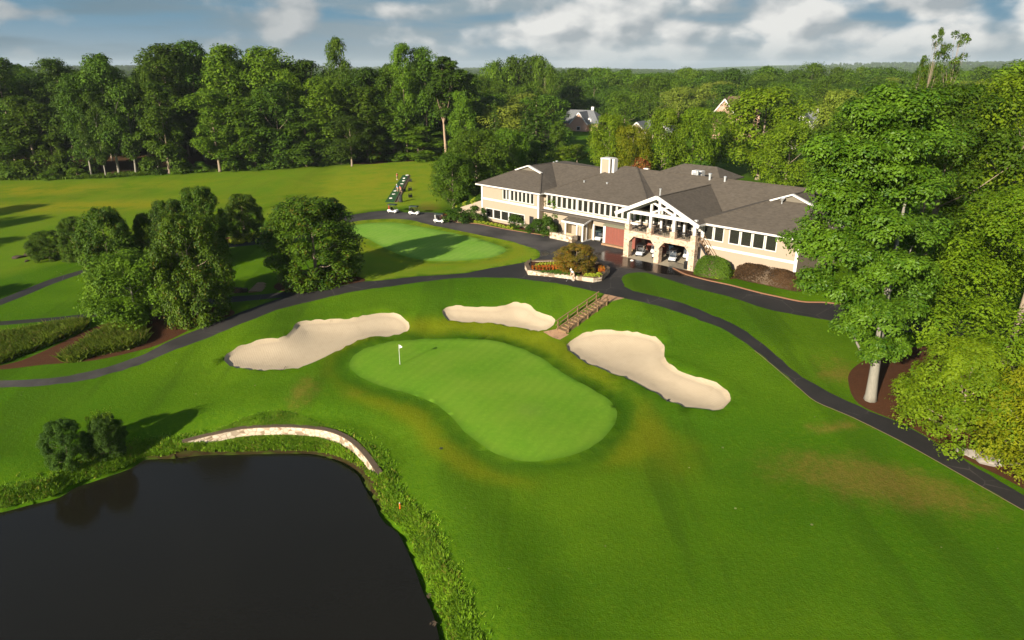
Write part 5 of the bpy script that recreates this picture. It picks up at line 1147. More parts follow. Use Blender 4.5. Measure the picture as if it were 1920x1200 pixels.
# ------------------------------------------------------------------ timber stair from the path to the green
a_ = G(1053, 623); b_ = G(1132, 566); za, zb = H(a_[0], a_[1]), H(b_[0], b_[1]); run = math.hypot(b_[0]-a_[0], b_[1]-a_[1]); rise = zb-za
st = empty('timber_stair', (a_[0], a_[1], za), math.atan2(b_[1]-a_[1], b_[0]-a_[0]), 'timber stair with handrails climbing from the putting green to the path', 'stairs')
ns = 13; mb = MB(); zof = lambda t: rise*t+.16
for k in range(ns):
    t = MB().box(run*k/ns, run*(k+1)/ns+.06, -.62, .62, zof((k+.6)/ns)-.34, zof((k+.6)/ns)); t.build('tread', M['timber'], st)
for y in (-.72, .72):
    MB().prism([(-.1, -.25), (-.1, .28), (run+.1, zof(1)+.14), (run+.1, zof(1)-.4)], y-.07, y+.07, 'y').build('stringer', M['timber'], st)
    for k in range(5):
        x = run*(k+.15)/4.4; MB().box(x-.055, x+.055, y-.055+(.13 if y > 0 else -.13), y+.055+(.13 if y > 0 else -.13), rise*x/run-.3, rise*x/run+1.12).build('rail_post', M['timber'], st)
    yy = y+(.13 if y > 0 else -.13)
    MB().bar((-.1, yy, 1.15), (run*.5, yy, rise*.5+1.15), .10, .07).build('handrail', M['timber'], st); MB().bar((run*.52, yy, rise*.52+1.12), (run, yy, rise+1.1), .10, .07).build('handrail', M['timber'], st)
    MB().bar((-.1, yy, .62), (run, yy, rise+.6), .06, .09).build('mid_rail', M['timber'], st)
# second, short stair in the shade
a_ = G(478, 548); b_ = G(478, 531); za, zb = H(a_[0], a_[1]), H(b_[0], b_[1])
s2 = empty('garden_steps', (a_[0], a_[1], za), 0, 'short flight of four timber-edged steps in the shade left of the lone magnolia', 'steps')
d_ = math.hypot(*(b_-a_)[:2])
for k in range(4): MB().box(-.9, .9, d_*k/4, d_*(k+1)/4-.02, -.3, (zb-za)*(k+1)/4+.10).build('step', M['timber'], s2, bevel=.015)
sg = G(449, 545); mb = MB()
def drywall(p, q, h, th, seed, mat, name, label, zoff=-.15):
    rr2 = random.Random(seed); mb = MB(); L_ = math.hypot(q[0]-p[0], q[1]-p[1]); o = empty(name, (p[0], p[1], p[2]+zoff), math.atan2(q[1]-p[1], q[0]-p[0]), label, 'stone wall'); x = 0
    while x < L_:
        w_ = rr2.uniform(.4, .9); mb.box(x, min(x+w_-.02, L_), -th/2+rr2.uniform(-.04, .04), th/2+rr2.uniform(-.04, .04), 0, h*rr2.uniform(.85, 1.1)-zoff); x += w_
    mb.build('stonework', mat, o, bevel=.04); return o
drywall(G(430, 549), G(464, 547), .7, .5, 3, M['darkrock'], 'low_stone_wall', 'low dark stone wall left of the short timber-edged steps')

# ------------------------------------------------------------------ curved retaining wall at the pond
t_ = np.gradient(RWALL, axis=0); n_ = np.stack([-t_[:, 1], t_[:, 0]], 1)/np.hypot(*t_.T)[:, None]; o_ = empty('retaining_wall', (RWALL[0][0], RWALL[0][1], 0), 0, 'curved pale dry stone retaining wall above the pond', 'retaining wall')
def wallsolid(na, nb, z0, z1, wob=0):
    WZR = WZ(RACC)
    mb = MB(); A_ = RWALL+n_*na-RWALL[0]; B_ = RWALL+n_*nb-RWALL[0]; ek = np.clip(np.minimum(RACC, RACC[-1]-RACC)/3.0, 0, 1)
    for k in range(len(RWALL)-1):
        i = len(mb.v)
        for kk in (k, k+1):
            zt_ = WZR[kk]+z1+wob*math.sin(kk*1.7); zq_ = WZR[kk]+z0; mb.v += [(A_[kk][0], A_[kk][1], zq_), (B_[kk][0], B_[kk][1], zq_), (B_[kk][0], B_[kk][1], zt_), (A_[kk][0], A_[kk][1], zt_)]
        mb.f += [(i, i+4, i+5, i+1), (i+1, i+5, i+6, i+2), (i+2, i+6, i+7, i+3), (i+3, i+7, i+4, i)]
        if k == 0: mb.f.append((i, i+1, i+2, i+3))
        if k == len(RWALL)-2: mb.f.append((i+7, i+6, i+5, i+4))
    return mb
wallsolid(-.12, .28, -1.3, -.05).build('stonework', M['palestone'], o_)
wallsolid(-.17, .32, -.048, .03, .008).build('coping', M['dark_timber'], o_)

# ------------------------------------------------------------------ planter island
pp = [un(*p, 0) for p in [(984,503),(990,515),(1112,530),(1128,527),(1143,511),(1130,501),(1052,495),(990,497)]]
pc = np.mean(pp, axis=0); pl = empty('stone_planter', (pc[0], pc[1], 0), 0, 'long eight-sided stone planter island in the forecourt with a maple and bedding', 'planter')
PL = np.array(pp)-pc; inn = PL*(1-.42/np.hypot(*PL.T))[:, None]
mb = MB(); nP = len(PL)
for k in range(nP):
    a, b, c, d = PL[k], PL[(k+1) % nP], inn[(k+1) % nP], inn[k]; i = len(mb.v)
    for z in (-.1, .62): mb.v += [(*a, z), (*b, z), (*c, z), (*d, z)]
    mb.f += [(i+4, i+5, i+6, i+7), (i, i+1, i+5, i+4), (i+2, i+3, i+7, i+6)]
mb.build('rim', M['palestone'], pl)
mb = MB()
for k in range(nP):
    a, b, c, d = PL[k]*1.012, PL[(k+1) % nP]*1.012, inn[(k+1) % nP]*.985, inn[k]*.985; i = len(mb.v)
    for z in (.622, .70): mb.v += [(*a, z), (*b, z), (*c, z), (*d, z)]
    mb.f += [(i+4, i+5, i+6, i+7), (i, i+1, i+5, i+4), (i+2, i+3, i+7, i+6), (i, i+3, i+2, i+1)]
mb.build('coping', M['kerbpale'], pl)
sb = MB(); sb.v = [(*p, .54) for p in inn*1.03]; sb.f = [tuple(range(nP))]; sb.build('soil', M['mulch'], pl)
def ppt(px, py, z=.55): p = un(px, py, z); return (p[0], p[1], z)
mp = ppt(1080, 507); tree('maple', 'rust', mp, topz(1078, 459, mp[1])-.55, 2.9, 'rounded maple turning orange and rust in the stone planter island', 'shrub', None, 'maple_shrub', v=0, rz=2.0)
rp = [ppt(1056+8*k, 508.5+1.6*math.sin(k/4*3.1)+k*.5) for k in range(6)]
mb = MB()
for a, b in zip(rp, rp[1:]): mb.bar((a[0], a[1], .66), (b[0], b[1], .66), .3, .3)
oo = mb.build('raised_kerb', M['kerbpale']); oo.parent = pl; oo.matrix_parent_inverse = Matrix.Translation((-pc[0], -pc[1], 0))
def bedding(label, leaf, quad, n, ls, h, name, seed, group=None):
    rng = np.random.default_rng(seed); Q = [np.array(un(*p, .6)) for p in quad]; u = rng.uniform(0, 1, n); v = rng.uniform(0, 1, n)
    rows = np.round(u*9)/9+rng.normal(0, .018, n)
    P = (1-rows)[:, None]*((1-v)[:, None]*Q[0]+v[:, None]*Q[3])+rows[:, None]*((1-v)[:, None]*Q[1]+v[:, None]*Q[2])
    z = .55+rng.uniform(0, 1, n)**.7*h; N = rng.normal(size=(n, 3))*.6+np.array([0, -.2, .8]); N /= np.linalg.norm(N, axis=1)[:, None]
    m = leafmesh(name, np.column_stack([P, z]), N, ls*rng.uniform(.6, 1.3, n), rng); tag(link(name, m, L[leaf]), label, None, group, 'stuff')
bedding('red and orange bedding flowers in the left half of the stone planter', 'flower', [(1000,506),(1056,506),(1053,500),(998,502)], 2400, .15, .42, 'red_bedding', 1)
bedding('yellow-green bedding along the back of the stone planter', 'lime', [(1004,501),(1054,499),(1052,495.5),(1008,498)], 1500, .14, .5, 'green_bedding', 2)
bedding('dark green bedding along the front of the stone planter', 'hedge', [(1004,511),(1085,519),(1076,512),(1050,508)], 2200, .14, .32, 'dark_bedding', 3)
bedding('orange bedding at the right end of the stone planter', 'rust', [(1092,516),(1110,518),(1118,508),(1106,507)], 1000, .14, .35, 'orange_bedding', 4)
bedding('red bedding at the right tip of the stone planter', 'flower', [(1122,511),(1134,511),(1132,503),(1122,503)], 600, .16, .5, 'red_bedding', 5)
for px, py in ((1100,519),(1107,519),(1113,520),(1119,520),(1123,517)):
    p = ppt(px, py); tree('bush', 'lime', (p[0], p[1], .53), .55, .42, 'lime-yellow plant at the front right of the stone planter', 'plant', 'lime plants in the planter', 'lime_plant', trunk=False)
p = ppt(995, 504); bl = empty('path_light', p, 0, 'thin black lamp post at the left end of the stone planter', 'lamp post'); MB().tube([(0, 0, 0), (0, 0, 1.25)], .05, 8).build('post', M['dark'], bl); MB().lathe([(.06, 1.25), (.13, 1.28), (.13, 1.36), (.03, 1.45)], 12).build('lamp_head', M['black'], bl)

# ------------------------------------------------------------------ practice tees
mat_c = [(722,379),(739.5,379.5),(766.5,328.5),(755,328.5)]
gp = [G(*p) for p in mat_c]
def sheet(pts, zoff, th, name, mat, label, cat):
    c = np.mean(pts, axis=0); o = MB(); P = [(p[0]-c[0], p[1]-c[1]) for p in pts]; zz = [H(p[0], p[1])-c[2] for p in pts]; i = 0
    o.v = [(x, y, z+zoff) for (x, y), z in zip(P, zz)]+[(x, y, z+zoff+th) for (x, y), z in zip(P, zz)]; n = len(P)
    o.f = [tuple(range(n-1, -1, -1)), tuple(range(n, 2*n))]+[(k, (k+1) % n, n+(k+1) % n, n+k) for k in range(n)]
    b = o.build(name, mat); b.location = (c[0], c[1], c[2]); return tag(b, label, cat)
sheet(gp, -.04, .10, 'hitting_mat', plain('green_mat', (.025, .075, .025), .9, .1, .2, 6), 'long dark green strip of hitting mats on the practice range', 'mat')
gq = [G(*p) for p in [(741,379.5),(746,379.5),(770,329),(767.2,328.5)]]
sheet(gq, -.05, .09, 'mat_paving', M['kerbpale'], 'narrow strip of brown pavers along the hitting mats', 'paving')
def barline(p, q, name, label, k=.14):
    a, b = G(*p), G(*q); o = MB().bar((0, 0, .1), (b[0]-a[0], b[1]-a[1], H(b[0], b[1])-H(a[0], a[1])+.1), .12, k).build(name, M['dark_timber']); o.location = (a[0], a[1], H(a[0], a[1])); tag(o, label, 'edging')
barline((740.3,379.3), (767,328.5), 'timber_edging', 'dark timber edging between the hitting mats and the pavers')
tray = empty('ball_tray', (0, 0, 0)); MB().box(-.3, .3, -.25, .25, 0, .05).box(-.3, -.26, -.25, .25, .051, .2).box(.26, .3, -.25, .25, .051, .2).box(-.259, .259, .21, .25, .051, .2).box(-.259, .259, -.25, -.21, .051, .2).build('tray', M['white'], tray)
rng = np.random.default_rng(2); bm_ = MB()
for k in range(14): x, y = rng.uniform(-.2, .2), rng.uniform(-.15, .15); bm_.lathe([(.02, .06), (.045, .09), (.02, .135)], 7, (x, y))
bm_.build('golf_balls', M['white'], tray); bmk = kidtree(tray); bmk[1][0]['kind'] = 'stuff'
trs = [(763.4,329.7,'at the far end of the hitting mats'),(757.8,335.5,'second from the far end of the hitting mats'),(757.2,340.5,'third from the far end of the hitting mats'),(753.7,346.2,'in the middle of the hitting mats, beyond the blue-shirted golfer'),(741,359.7,'just nearer than the blue-shirted golfer'),(738.5,365.7,'second from the near end of the hitting mats'),(732.7,373.2,'at the near end of the hitting mats')]
for i, (px, py, wz) in enumerate(trs):
    o = tray if i == 0 else copy_tree(tray, bmk); q = ground_at(px, py); o.location = (q[0], q[1], q[2]+.065); o.rotation_euler = (0, 0, .5+i); tag(o, 'white ball tray '+wz, 'ball tray', 'ball trays on the hitting mats')
bs = empty('bag_stand')
mb = MB()
for x in (-.35, .35): mb.bar((x, -.2, 0), (x, 0, .85), .05); mb.bar((x, .2, 0), (x, 0, .85), .05)
mb.bar((-.4, 0, .85), (.4, 0, .85), .07); mb.bar((-.35, 0, .4), (.35, 0, .4), .05); mb.build('frame', M['dark'], bs); MB().box(-.38, .38, -.2, .2, .12, .62).build('bag_crate', M['black'], bs)
bk = kidtree(bs)
for i, (px, py, wz) in enumerate(((769,341,'furthest out along the mats'),(769,357.5,'standing out on the grass behind the middle mats'),(769.5,370.5,'standing out on the grass behind the near mats'),(757.5,359.5,'beside the pink-shirted person'))):
    o = bs if i == 0 else copy_tree(bs, bk); o.location = ground_at(px, py); o.rotation_euler = (0, 0, .3*i); tag(o, 'dark wooden bag stand '+wz, 'bag stand', 'bag stands by the hitting mats')
bx = empty('ball_dispenser', ground_at(751, 379), R(-12), 'tall black box at the near end of the paver strip', 'dispenser')
MB().box(-.18, .36, -.3, .3, 0, 1.45).build('cabinet', M['black'], bx, bevel=.02); MB().box(-.20, -.181, -.26, .26, .1, 1.35).build('side_panel', M['metalgrey'], bx); MB().box(-.22, .40, -.34, .34, 1.451, 1.5).build('lid', M['dark'], bx)

# ------------------------------------------------------------------ people
clothm = {}
def cloth(nm, c):
    if nm not in clothm: clothm[nm] = plain(nm, c, .85, .15, .08, 6)
    return clothm[nm]
def skin(name, V, E, rad, mat, parent, root=0, sub=1):
    me = bpy.data.meshes.new(name); me.from_pydata(V, E, []); o = bpy.data.objects.new(name, me); COL.objects.link(o)
    m = o.modifiers.new('skin', 'SKIN'); m.use_smooth_shade = True
    for i, r in enumerate(rad): me.skin_vertices[0].data[i].radius = (r, r) if not isinstance(r, tuple) else r; me.skin_vertices[0].data[i].use_root = (i == root)
    if sub: s_ = o.modifiers.new('subd', 'SUBSURF'); s_.levels = sub; s_.render_levels = sub
    dg = bpy.context.evaluated_depsgraph_get(); new = bpy.data.meshes.new_from_object(o.evaluated_get(dg)); bpy.data.objects.remove(o)
    new.name = name
    for p in new.polygons: p.use_smooth = True
    return link(name, new, mat, parent)
def person(loc, rz, label, J, shirt, shorts, hat=None, hair=(.06, .035, .02), longleg=False):
    """J: joints hip, chest, neck, head, and per side L/R: sh, el, wr, hp, kn, an, toe (local metres, facing +x)"""
    o = empty('person', loc, rz, label, 'person'); V = []; E = []; Rr = []
    def add(p, r, par=None):
        V.append(tuple(p)); Rr.append(r)
        if par is not None: E.append((par, len(V)-1))
        return len(V)-1
    J = {k: Vector(v) for k, v in J.items()}
    h = add(J['hip'], (.15, .12)); sp = add(J['hip'].lerp(J['chest'], .5), (.135, .11), h); c = add(J['chest'], (.16, .12), sp); n = add(J['neck'], .058, c)
    hd = (J['head']-J['neck']).normalized(); a = add(J['head']-hd*.05, .075, n); b = add(J['head']+hd*.03, .098, a); add(J['head']+hd*.13, .06, b)
    for s in 'LR':
        sh = add(J['sh'+s], .062, c); el = add(J['el'+s], .043, sh); wr = add(J['wr'+s], .029, el); d = (J['wr'+s]-J['el'+s]).normalized()
        side = d.cross(Vector((0, 0, 1))); side = side.normalized() if side.length > .05 else Vector((0, 1, 0)); up_ = side.cross(d)
        pm = add(J['wr'+s]+d*.055, .030, wr)
        for k, (off_, ln) in enumerate(((-.030, .075), (-.010, .085), (.010, .08), (.030, .062))):
            q = J['wr'+s]+d*.09+side*off_; f1 = add(q, .010, pm); f2 = add(q+d*ln*.5+up_*-.012, .009, f1); add(q+d*ln*.8+up_*-.035, .008, f2)
        th = add(J['wr'+s]+d*.035+side*(.042 if s == 'L' else -.042), .011, pm); add(J['wr'+s]+d*.085+side*(.06 if s == 'L' else -.06), .009, th)
        hp = add(J['hp'+s], .092, h); kn = add(J['kn'+s], .058, hp); cf = add(J['kn'+s].lerp(J['an'+s], .35), .056, kn); an = add(J['an'+s], .038, cf); add(J['toe'+s], .032, an)
    skin('body', V, E, Rr, M['skin'], o)
    sv = [J['hip']+Vector((0, 0, .02)), J['hip'].lerp(J['chest'], .5), J['chest'], J['chest'].lerp(J['neck'], .75)]; se = [(0, 1), (1, 2), (2, 3)]; sr = [(.165, .135), (.155, .13), (.18, .14), .085]
    for s in 'LR': i = len(sv); sv += [J['sh'+s], J['sh'+s].lerp(J['el'+s], .72)]; se += [(2, i), (i, i+1)]; sr += [.08, .066]
    skin('shirt', [tuple(v) for v in sv], se, sr, shirt, o)
    kv = [J['hip']+Vector((0, 0, .03)), J['hip']+Vector((0, 0, -.05))]; ke = [(0, 1)]; kr = [(.16, .13), (.165, .135)]
    for s in 'LR':
        e_ = J['an'+s].lerp(J['kn'+s], .1) if longleg else J['hp'+s].lerp(J['kn'+s], .9); i = len(kv); kv += [J['hp'+s]] + ([J['kn'+s]] if longleg else []) + [e_]; ke += [(1, i), (i, i+1)] + ([(i+1, i+2)] if longleg else []); kr += [.105] + ([.078] if longleg else []) + [.07 if longleg else .088]
    skin('trousers' if longleg else 'shorts', [tuple(v) for v in kv], ke, kr, shorts, o)
    for s in 'LR':
        d = (J['toe'+s]-J['an'+s]); m = MB(); a_ = math.atan2(d.y, d.x); q = J['an'+s]
        m.prism([(-.08, -.045), (.12, -.045), (.19, -.025), (.19, .025), (.12, .045), (-.08, .04)], 0, .075, 'z'); sh_ = m.build('shoe', M['white'], o, bevel=.015); sh_.location = (q.x, q.y, q.z-.085); sh_.rotation_euler = (0, 0, a_)
    rot = Vector((0, 0, 1)).rotation_difference(hd).to_matrix().to_4x4(); T = Matrix.Translation(J['head']) @ rot
    f = MB(); f.lathe([(.012, -.02), (.02, 0), (.006, .02)], 8, (.098, 0)); nz = f.build('nose', M['skin'], o); nz.matrix_local = T
    for y in (-.036, .036): e_ = MB().lathe([(.004, .022), (.012, .032), (.004, .042)], 8, (.092, y)).build('eye', M['dark'], o); e_.matrix_local = T
    mo = MB().box(.09, .1, -.025, .025, -.05, -.042).build('mouth', M['red_door'], o); mo.matrix_local = T
    for y in (-.098, .098): e_ = MB().lathe([(.008, -.03), (.016, 0), (.008, .03)], 8, (0, y)).build('ear', M['skin'], o); e_.matrix_local = T
    hr = MB().lathe([(.104, .0), (.108, .06), (.09, .12), (.045, .152), (.01, .158)], 14).build('hair', cloth('hair_%d' % int(hair[0]*100), hair), o, smooth=True); hr.matrix_local = T @ Matrix.Translation((-.012, 0, 0))
    if hat:
        cp = MB().lathe([(.113, .045), (.114, .09), (.095, .14), (.05, .17), (.01, .175)], 14).prism([(.06, -.08), (.17, -.06), (.20, 0), (.17, .06), (.06, .08)], .05, .062, 'z').build('cap', hat, o); cp.matrix_local = T
    return o
def pose(lean=0., arms='down', spread=.12, bend=.06, twist=0):
    J = {}; hipz = .93-bend*.5; J['hip'] = (-lean*.12, 0, hipz)
    def up(d): return (J['hip'][0]+math.sin(lean)*d, 0, hipz+math.cos(lean)*d)
    J['chest'] = up(.40); J['neck'] = up(.56); hn = up(.72); J['head'] = (hn[0]+.03*math.sin(lean), 0, hn[2])
    for s, y in (('L', 1), ('R', -1)):
        J['sh'+s] = (up(.46)[0], y*.19, up(.46)[2])
        if arms == 'club': J['el'+s] = (J['sh'+s][0]+.14, y*.13, J['sh'+s][2]-.25); J['wr'+s] = (J['sh'+s][0]+.28, y*.03, J['sh'+s][2]-.46)
        elif arms == 'reach': J['el'+s] = (J['sh'+s][0]+.12, y*.2, J['sh'+s][2]-.24); J['wr'+s] = (J['sh'+s][0]+.26, y*.16, J['sh'+s][2]-.42)
        else: J['el'+s] = (J['sh'+s][0]-.03, y*.26, J['sh'+s][2]-.28); J['wr'+s] = (J['sh'+s][0]+.07, y*.25, J['sh'+s][2]-.52)
        J['hp'+s] = (J['hip'][0], y*.09, hipz-.05); J['kn'+s] = (bend, y*(.09+spread*.4), .50); J['an'+s] = (-.02, y*(.09+spread*.7), .085); J['toe'+s] = (.14, y*(.10+spread*.8), .045)
    return J
white_c = cloth('white_cotton', (.75, .74, .72)); tan_c = cloth('tan_cotton', (.45, .32, .22)); red_c = cloth('red_cotton', (.62, .07, .05)); blk_c = cloth('black_cotton', (.02, .02, .022)); blue_c = cloth('blue_cotton', (.18, .36, .68)); pink_c = cloth('pink_cotton', (.55, .14, .13))
pq = ground_at(1075, 526); person((pq[0], pq[1], pq[2]), R(200), 'person in white shirt and cap, tan shorts, leaning forward before the stone planter', pose(.55, 'club', .1, .10), white_c, tan_c, white_c)
person(ground_at(745, 337), R(150), 'person in a red shirt and black shorts standing beyond the far hitting mats', pose(.05, 'down'), red_c, blk_c)
bp = ground_at(746, 360.5); person((bp[0], bp[1], bp[2]+.06), R(160), 'person in a light blue shirt and tan shorts swinging on the hitting mats', pose(.28, 'club', .2, .08), blue_c, tan_c, white_c)
person(ground_at(751.5, 361.5), R(120), 'person in a pink shirt bending beside the pavers of the mats', pose(.75, 'reach', .1, .12), pink_c, tan_c, None)
def club(loc, rz, label, ln=.95):
    o = empty('golf_club', loc, rz, label, 'golf club'); MB().tube([(0, 0, 0), (-.35, 0, ln*.8)], [.008, .008], 6).build('shaft', M['metalgrey'], o); MB().box(-.03, .09, -.02, .02, -.02, .03).build('club_head', M['metalgrey'], o, bevel=.008); MB().tube([(-.30, 0, ln*.68), (-.36, 0, ln*.82)], [.016, .016], 6).build('grip', M['black'], o)
def ahead(q, rz, f): return (q[0]+math.cos(rz)*f, q[1]+math.sin(rz)*f, q[2]+.03)
club(ahead(pq, R(200), .95), R(200), 'thin golf club in the hands of the white-shirted person by the planter'); club(ahead((bp[0], bp[1], bp[2]+.06), R(160), .82), R(160), 'golf club held by the blue-shirted person on the mats')
# golf bags riding on the carts
def bag(mat, loc, rz, label):
    o = empty('golf_bag', loc, rz, label, 'golf bag'); o.scale = (.85, .85, .75); MB().lathe([(.13, 0), (.15, .05), (.13, .5), (.16, .85), (.15, .88)], 12).build('bag_body', mat, o)
    mb = MB()
    for k in range(5): a = k*1.25; mb.tube([(.06*math.cos(a), .06*math.sin(a), .7), (.08*math.cos(a), .08*math.sin(a), 1.08+.05*(k % 3))], .012, 5); mb.box(.08*math.cos(a)-.03, .08*math.cos(a)+.03, .08*math.sin(a)-.02, .08*math.sin(a)+.02, 1.08+.05*(k % 3), 1.13+.05*(k % 3))
    mb.build('clubs', M['metalgrey'], o)
for (p, a, lb, k), mat, lb2 in zip(cars, (red_c, blk_c, white_c), ('red golf bag on the back of the leftmost road cart', 'black golf bag on the back of the middle road cart', 'white golf bag on the back of the cart by the shrubs')):
    q = ground_at(*p); bag(mat, (q[0]-math.cos(R(a))*.86, q[1]-math.sin(R(a))*.86, q[2]+.62), R(a), lb2)

# ------------------------------------------------------------------ small things on the ground
def rock(loc, s, label, seed, mat='rock', flat=.5, cat='rock', group=None, name='rock'):
    rng = np.random.default_rng(seed); bm = bmesh.new(); bmesh.ops.create_icosphere(bm, subdivisions=3, radius=1)
    dirs = rng.normal(size=(9, 3)); dirs /= np.linalg.norm(dirs, axis=1)[:, None]; cut = rng.uniform(.55, .9, 9)
    for v in bm.verts:
        p = np.array(v.co)
        for d, c in zip(dirs, cut):
            q = p@d
            if q > c: p = p-d*(q-c)
        v.co = Vector(p*np.array([s*rng.uniform(.99, 1.01), s*.8, s*flat]))
    me = bpy.data.meshes.new(name); bm.to_mesh(me); bm.free(); o = link(name, me, M[mat]); o.location = loc; o.rotation_euler = (0, 0, rng.uniform(0, 6)); return tag(o, label, cat, group)
for i, (px, py, s, lb) in enumerate(((1806,846,.75,'flat grey rock under the yellow-topped tree, leftmost of the path-side rocks'),(1830,853,.8,'broad grey rock beside the path, second of the path-side rocks'),(1850,862,1.0,'largest pale grey rock beside the path'),(1872,862,.9,'angular grey rock right of the largest path-side rock'),(1893,869,.35,'small upright pale rock, rightmost of the path-side rocks'))):
    q = ground_at(px, py); rock((q[0], q[1], q[2]+.02), s, lb, 60+i, flat=.45, group='grey rocks beside the path')
q = ground_at(36, 483); rock((q[0], q[1], q[2]), 1.0, 'dark low rock heap at the left edge of the fairway', 80, 'darkrock', .55); q = ground_at(42, 481); rock((q[0]+.6, q[1]+.3, q[2]), .8, 'dark rock touching the low rock heap on the left fairway', 82, 'darkrock', .6)
q = ground_at(50, 490); rock((q[0], q[1], q[2]), .55, 'small dark rock in front of the low rock heap', 81, 'darkrock', .5)
q = ground_at(181, 836); sg = empty('yardage_sign', q, R(-12), 'small pale sign plate between the two pond bushes', 'sign')
MB().box(-.04, .04, -.03, .03, 0, .55).build('post', M['dark_timber'], sg); MB().box(-.26, .26, -.05, -.031, .35, .85).build('plate', plain('pale_blue_plate', (.50, .62, .62), .4), sg, bevel=.008)
q = ground_at(749, 941); sk_ = empty('hazard_stake', q, 0, 'short orange stake in the grass by the pond edge', 'stake'); MB().box(-.035, .035, -.035, .035, 0, .62).build('shaft', M['orange'], sk_); MB().prism([(-.035, -.035), (.035, -.035), (.035, .035), (-.035, .035)], .621, .66).build('cap', M['white'], sk_)
for px, py, lb, h in ((484,457,'dark waste bin by the path behind the lone magnolia',.95),):
    q = ground_at(px, py); b_ = empty('litter_bin', q, 0, lb, 'bin'); MB().lathe([(.25, 0), (.28, .05), (.3, h*.85), (.28, h*.86)], 14).build('drum', M['black'], b_); MB().lathe([(.31, h*.862), (.31, h*.92), (.1, h)], 14).build('lid', M['dark'], b_)
q = ground_at(492, 458); b_ = empty('tee_marker_post', q, 0, 'thin post with a pale top by the path behind the lone magnolia', 'post'); MB().box(-.06, .06, -.06, .06, 0, 1.7).build('shaft', M['dark_timber'], b_); MB().box(-.09, .09, -.09, .09, 1.701, 2.1).build('marker_top', M['timber'], b_)
q = ground_at(827, 840); ir = MB().lathe([(.14, -.02), (.15, .03), (.08, .035)], 14).build('irrigation_cover', M['black']); ir.location = q; tag(ir, 'small dark round cover set in the grass below the putting green', 'cover')
rk = empty('bunker_rake', ground_at(1252, 750), R(150), 'dark rake lying on the front lip of the right bunker', 'rake'); MB().bar((0, 0, .1), (1.5, .3, .12), .035).build('handle', M['dark_timber'], rk); MB().box(-.06, .06, -.3, .3, .02, .12).build('rake_head', M['black'], rk)
rk = empty('bunker_rake', ground_at(531, 692), R(80), 'dark rake lying on the front lip of the left bunker', 'rake'); MB().bar((0, 0, .1), (.9, .2, .12), .035).build('handle', M['dark_timber'], rk); MB().box(-.06, .06, -.3, .3, .02, .12).build('rake_head', M['black'], rk)
q = ground_at(1185, 488.5); db = MB().lathe([(.28, 0), (.22, .1), (.06, .16)], 12).build('wet_floor_marker', M['white']); db.location = q; tag(db, 'small white marker lying on the wet asphalt before the porch', 'marker')

# ------------------------------------------------------------------ far houses
def house(px, d, w_, dp, h, rh, rz, roofm, wallm, label, zoff=0, gables=(0,)):
    wd = d*CP-(-SP*20); x = (px-960)/FPX*(d*CP+22*SP); z = float(h0([[x, d]])[0])+zoff
    o = empty('house', (x, d, z), rz, label, 'house'); MB().box(-w_/2, w_/2, -dp/2, dp/2, -2, h).build('wall', wallm, o)
    e = .5; mb = MB(); a, b = w_/2+e, dp/2+e; i = b*.8
    mb.v = [(-a, -b, h), (a, -b, h), (a, b, h), (-a, b, h), (-a+i, 0, h+rh), (a-i, 0, h+rh)]; mb.f = [(0, 1, 5, 4), (2, 3, 4, 5), (3, 0, 4), (1, 2, 5), (3, 2, 1, 0)]; r_ = mb.build('roof', roofm, o)
    MB().box(w_*.2, w_*.2+1.1, dp*.05, dp*.05+1.0, h+rh*.4, h+rh+1.3).build('chimney', M['white'], r_)
    for gx in gables:
        gw = 3.6; MB().prism([(gx-gw, -2), (gx+gw, -2), (gx+gw, h), (gx, h+rh*.85), (gx-gw, h)], -dp/2-3, -dp/2+1.0, 'y').build('gable_wing', wallm, o)
        mb = MB()
        for s in (-1, 1): mb.v += [(gx, -dp/2-3.4, h+rh*.85+.3), (gx+s*(gw+.6), -dp/2-3.4, h-.2), (gx+s*(gw+.6), 0, h-.2), (gx, 0, h+rh*.85+.3)]
        mb.f = [(0, 1, 2, 3), (4, 7, 6, 5)]; me_ = mb.build('gable_roof', roofm, o); sol = me_.modifiers.new('thick', 'SOLIDIFY'); sol.thickness = .18
        mb = MB()
        for s in (-1, 1): mb.bar((gx, -dp/2-3.42, h+rh*.85+.12), (gx+s*(gw+.5), -dp/2-3.42, h-.3), .08, .4)
        mb.build('bargeboard', M['white'], o)
        f = MB().box(gx-.8, gx+.8, -dp/2-3.06, -dp/2-3.01, 1.0, 2.6).build('window', M['white'], o); MB().box(gx-.65, gx+.65, -dp/2-3.09, -dp/2-3.062, 1.15, 2.45).build('pane', M['glass'], f)
    dmr = MB().prism([(w_*.28-1, h+.3), (w_*.28+1, h+.3), (w_*.28+1, h+1.5), (w_*.28, h+2.3), (w_*.28-1, h+1.5)], -dp/2+.6, 0, 'y').build('dormer', M['white'], o)
    MB().box(w_*.28-.5, w_*.28+.5, -dp/2+.56, -dp/2+.598, h+.6, h+1.5).build('pane', M['glass'], dmr)
    for wx in (-w_*.38, w_*.4):
        f = MB().box(wx-.8, wx+.8, -dp/2-.06, -dp/2-.003, 1.0, 2.6).build('window', M['white'], o); MB().box(wx-.65, wx+.65, -dp/2-.09, -dp/2-.062, 1.15, 2.45).build('pane', M['glass'], f)
    return o
house(1090, 300, 20, 12, 3.6, 5.0, R(-28), M['roofgrey'], M['housebrick'], 'pink brick house with grey hipped roof and a front gable beyond the clubhouse', -.8, (2.5,))
house(1378, 262, 16, 12, 7.0, 6.0, R(-18), M['roofbrown'], M['housebrick'], 'tall brown-roofed house with a pink gable among the trees behind the largest crown', 2.2, (-4.5,))
house(1512, 235, 9, 9, 6.0, 4.5, R(-30), M['roofgrey'], M['white'], 'white house end with a sharp gable between the trees at the right', 1.0, (-1.0,))
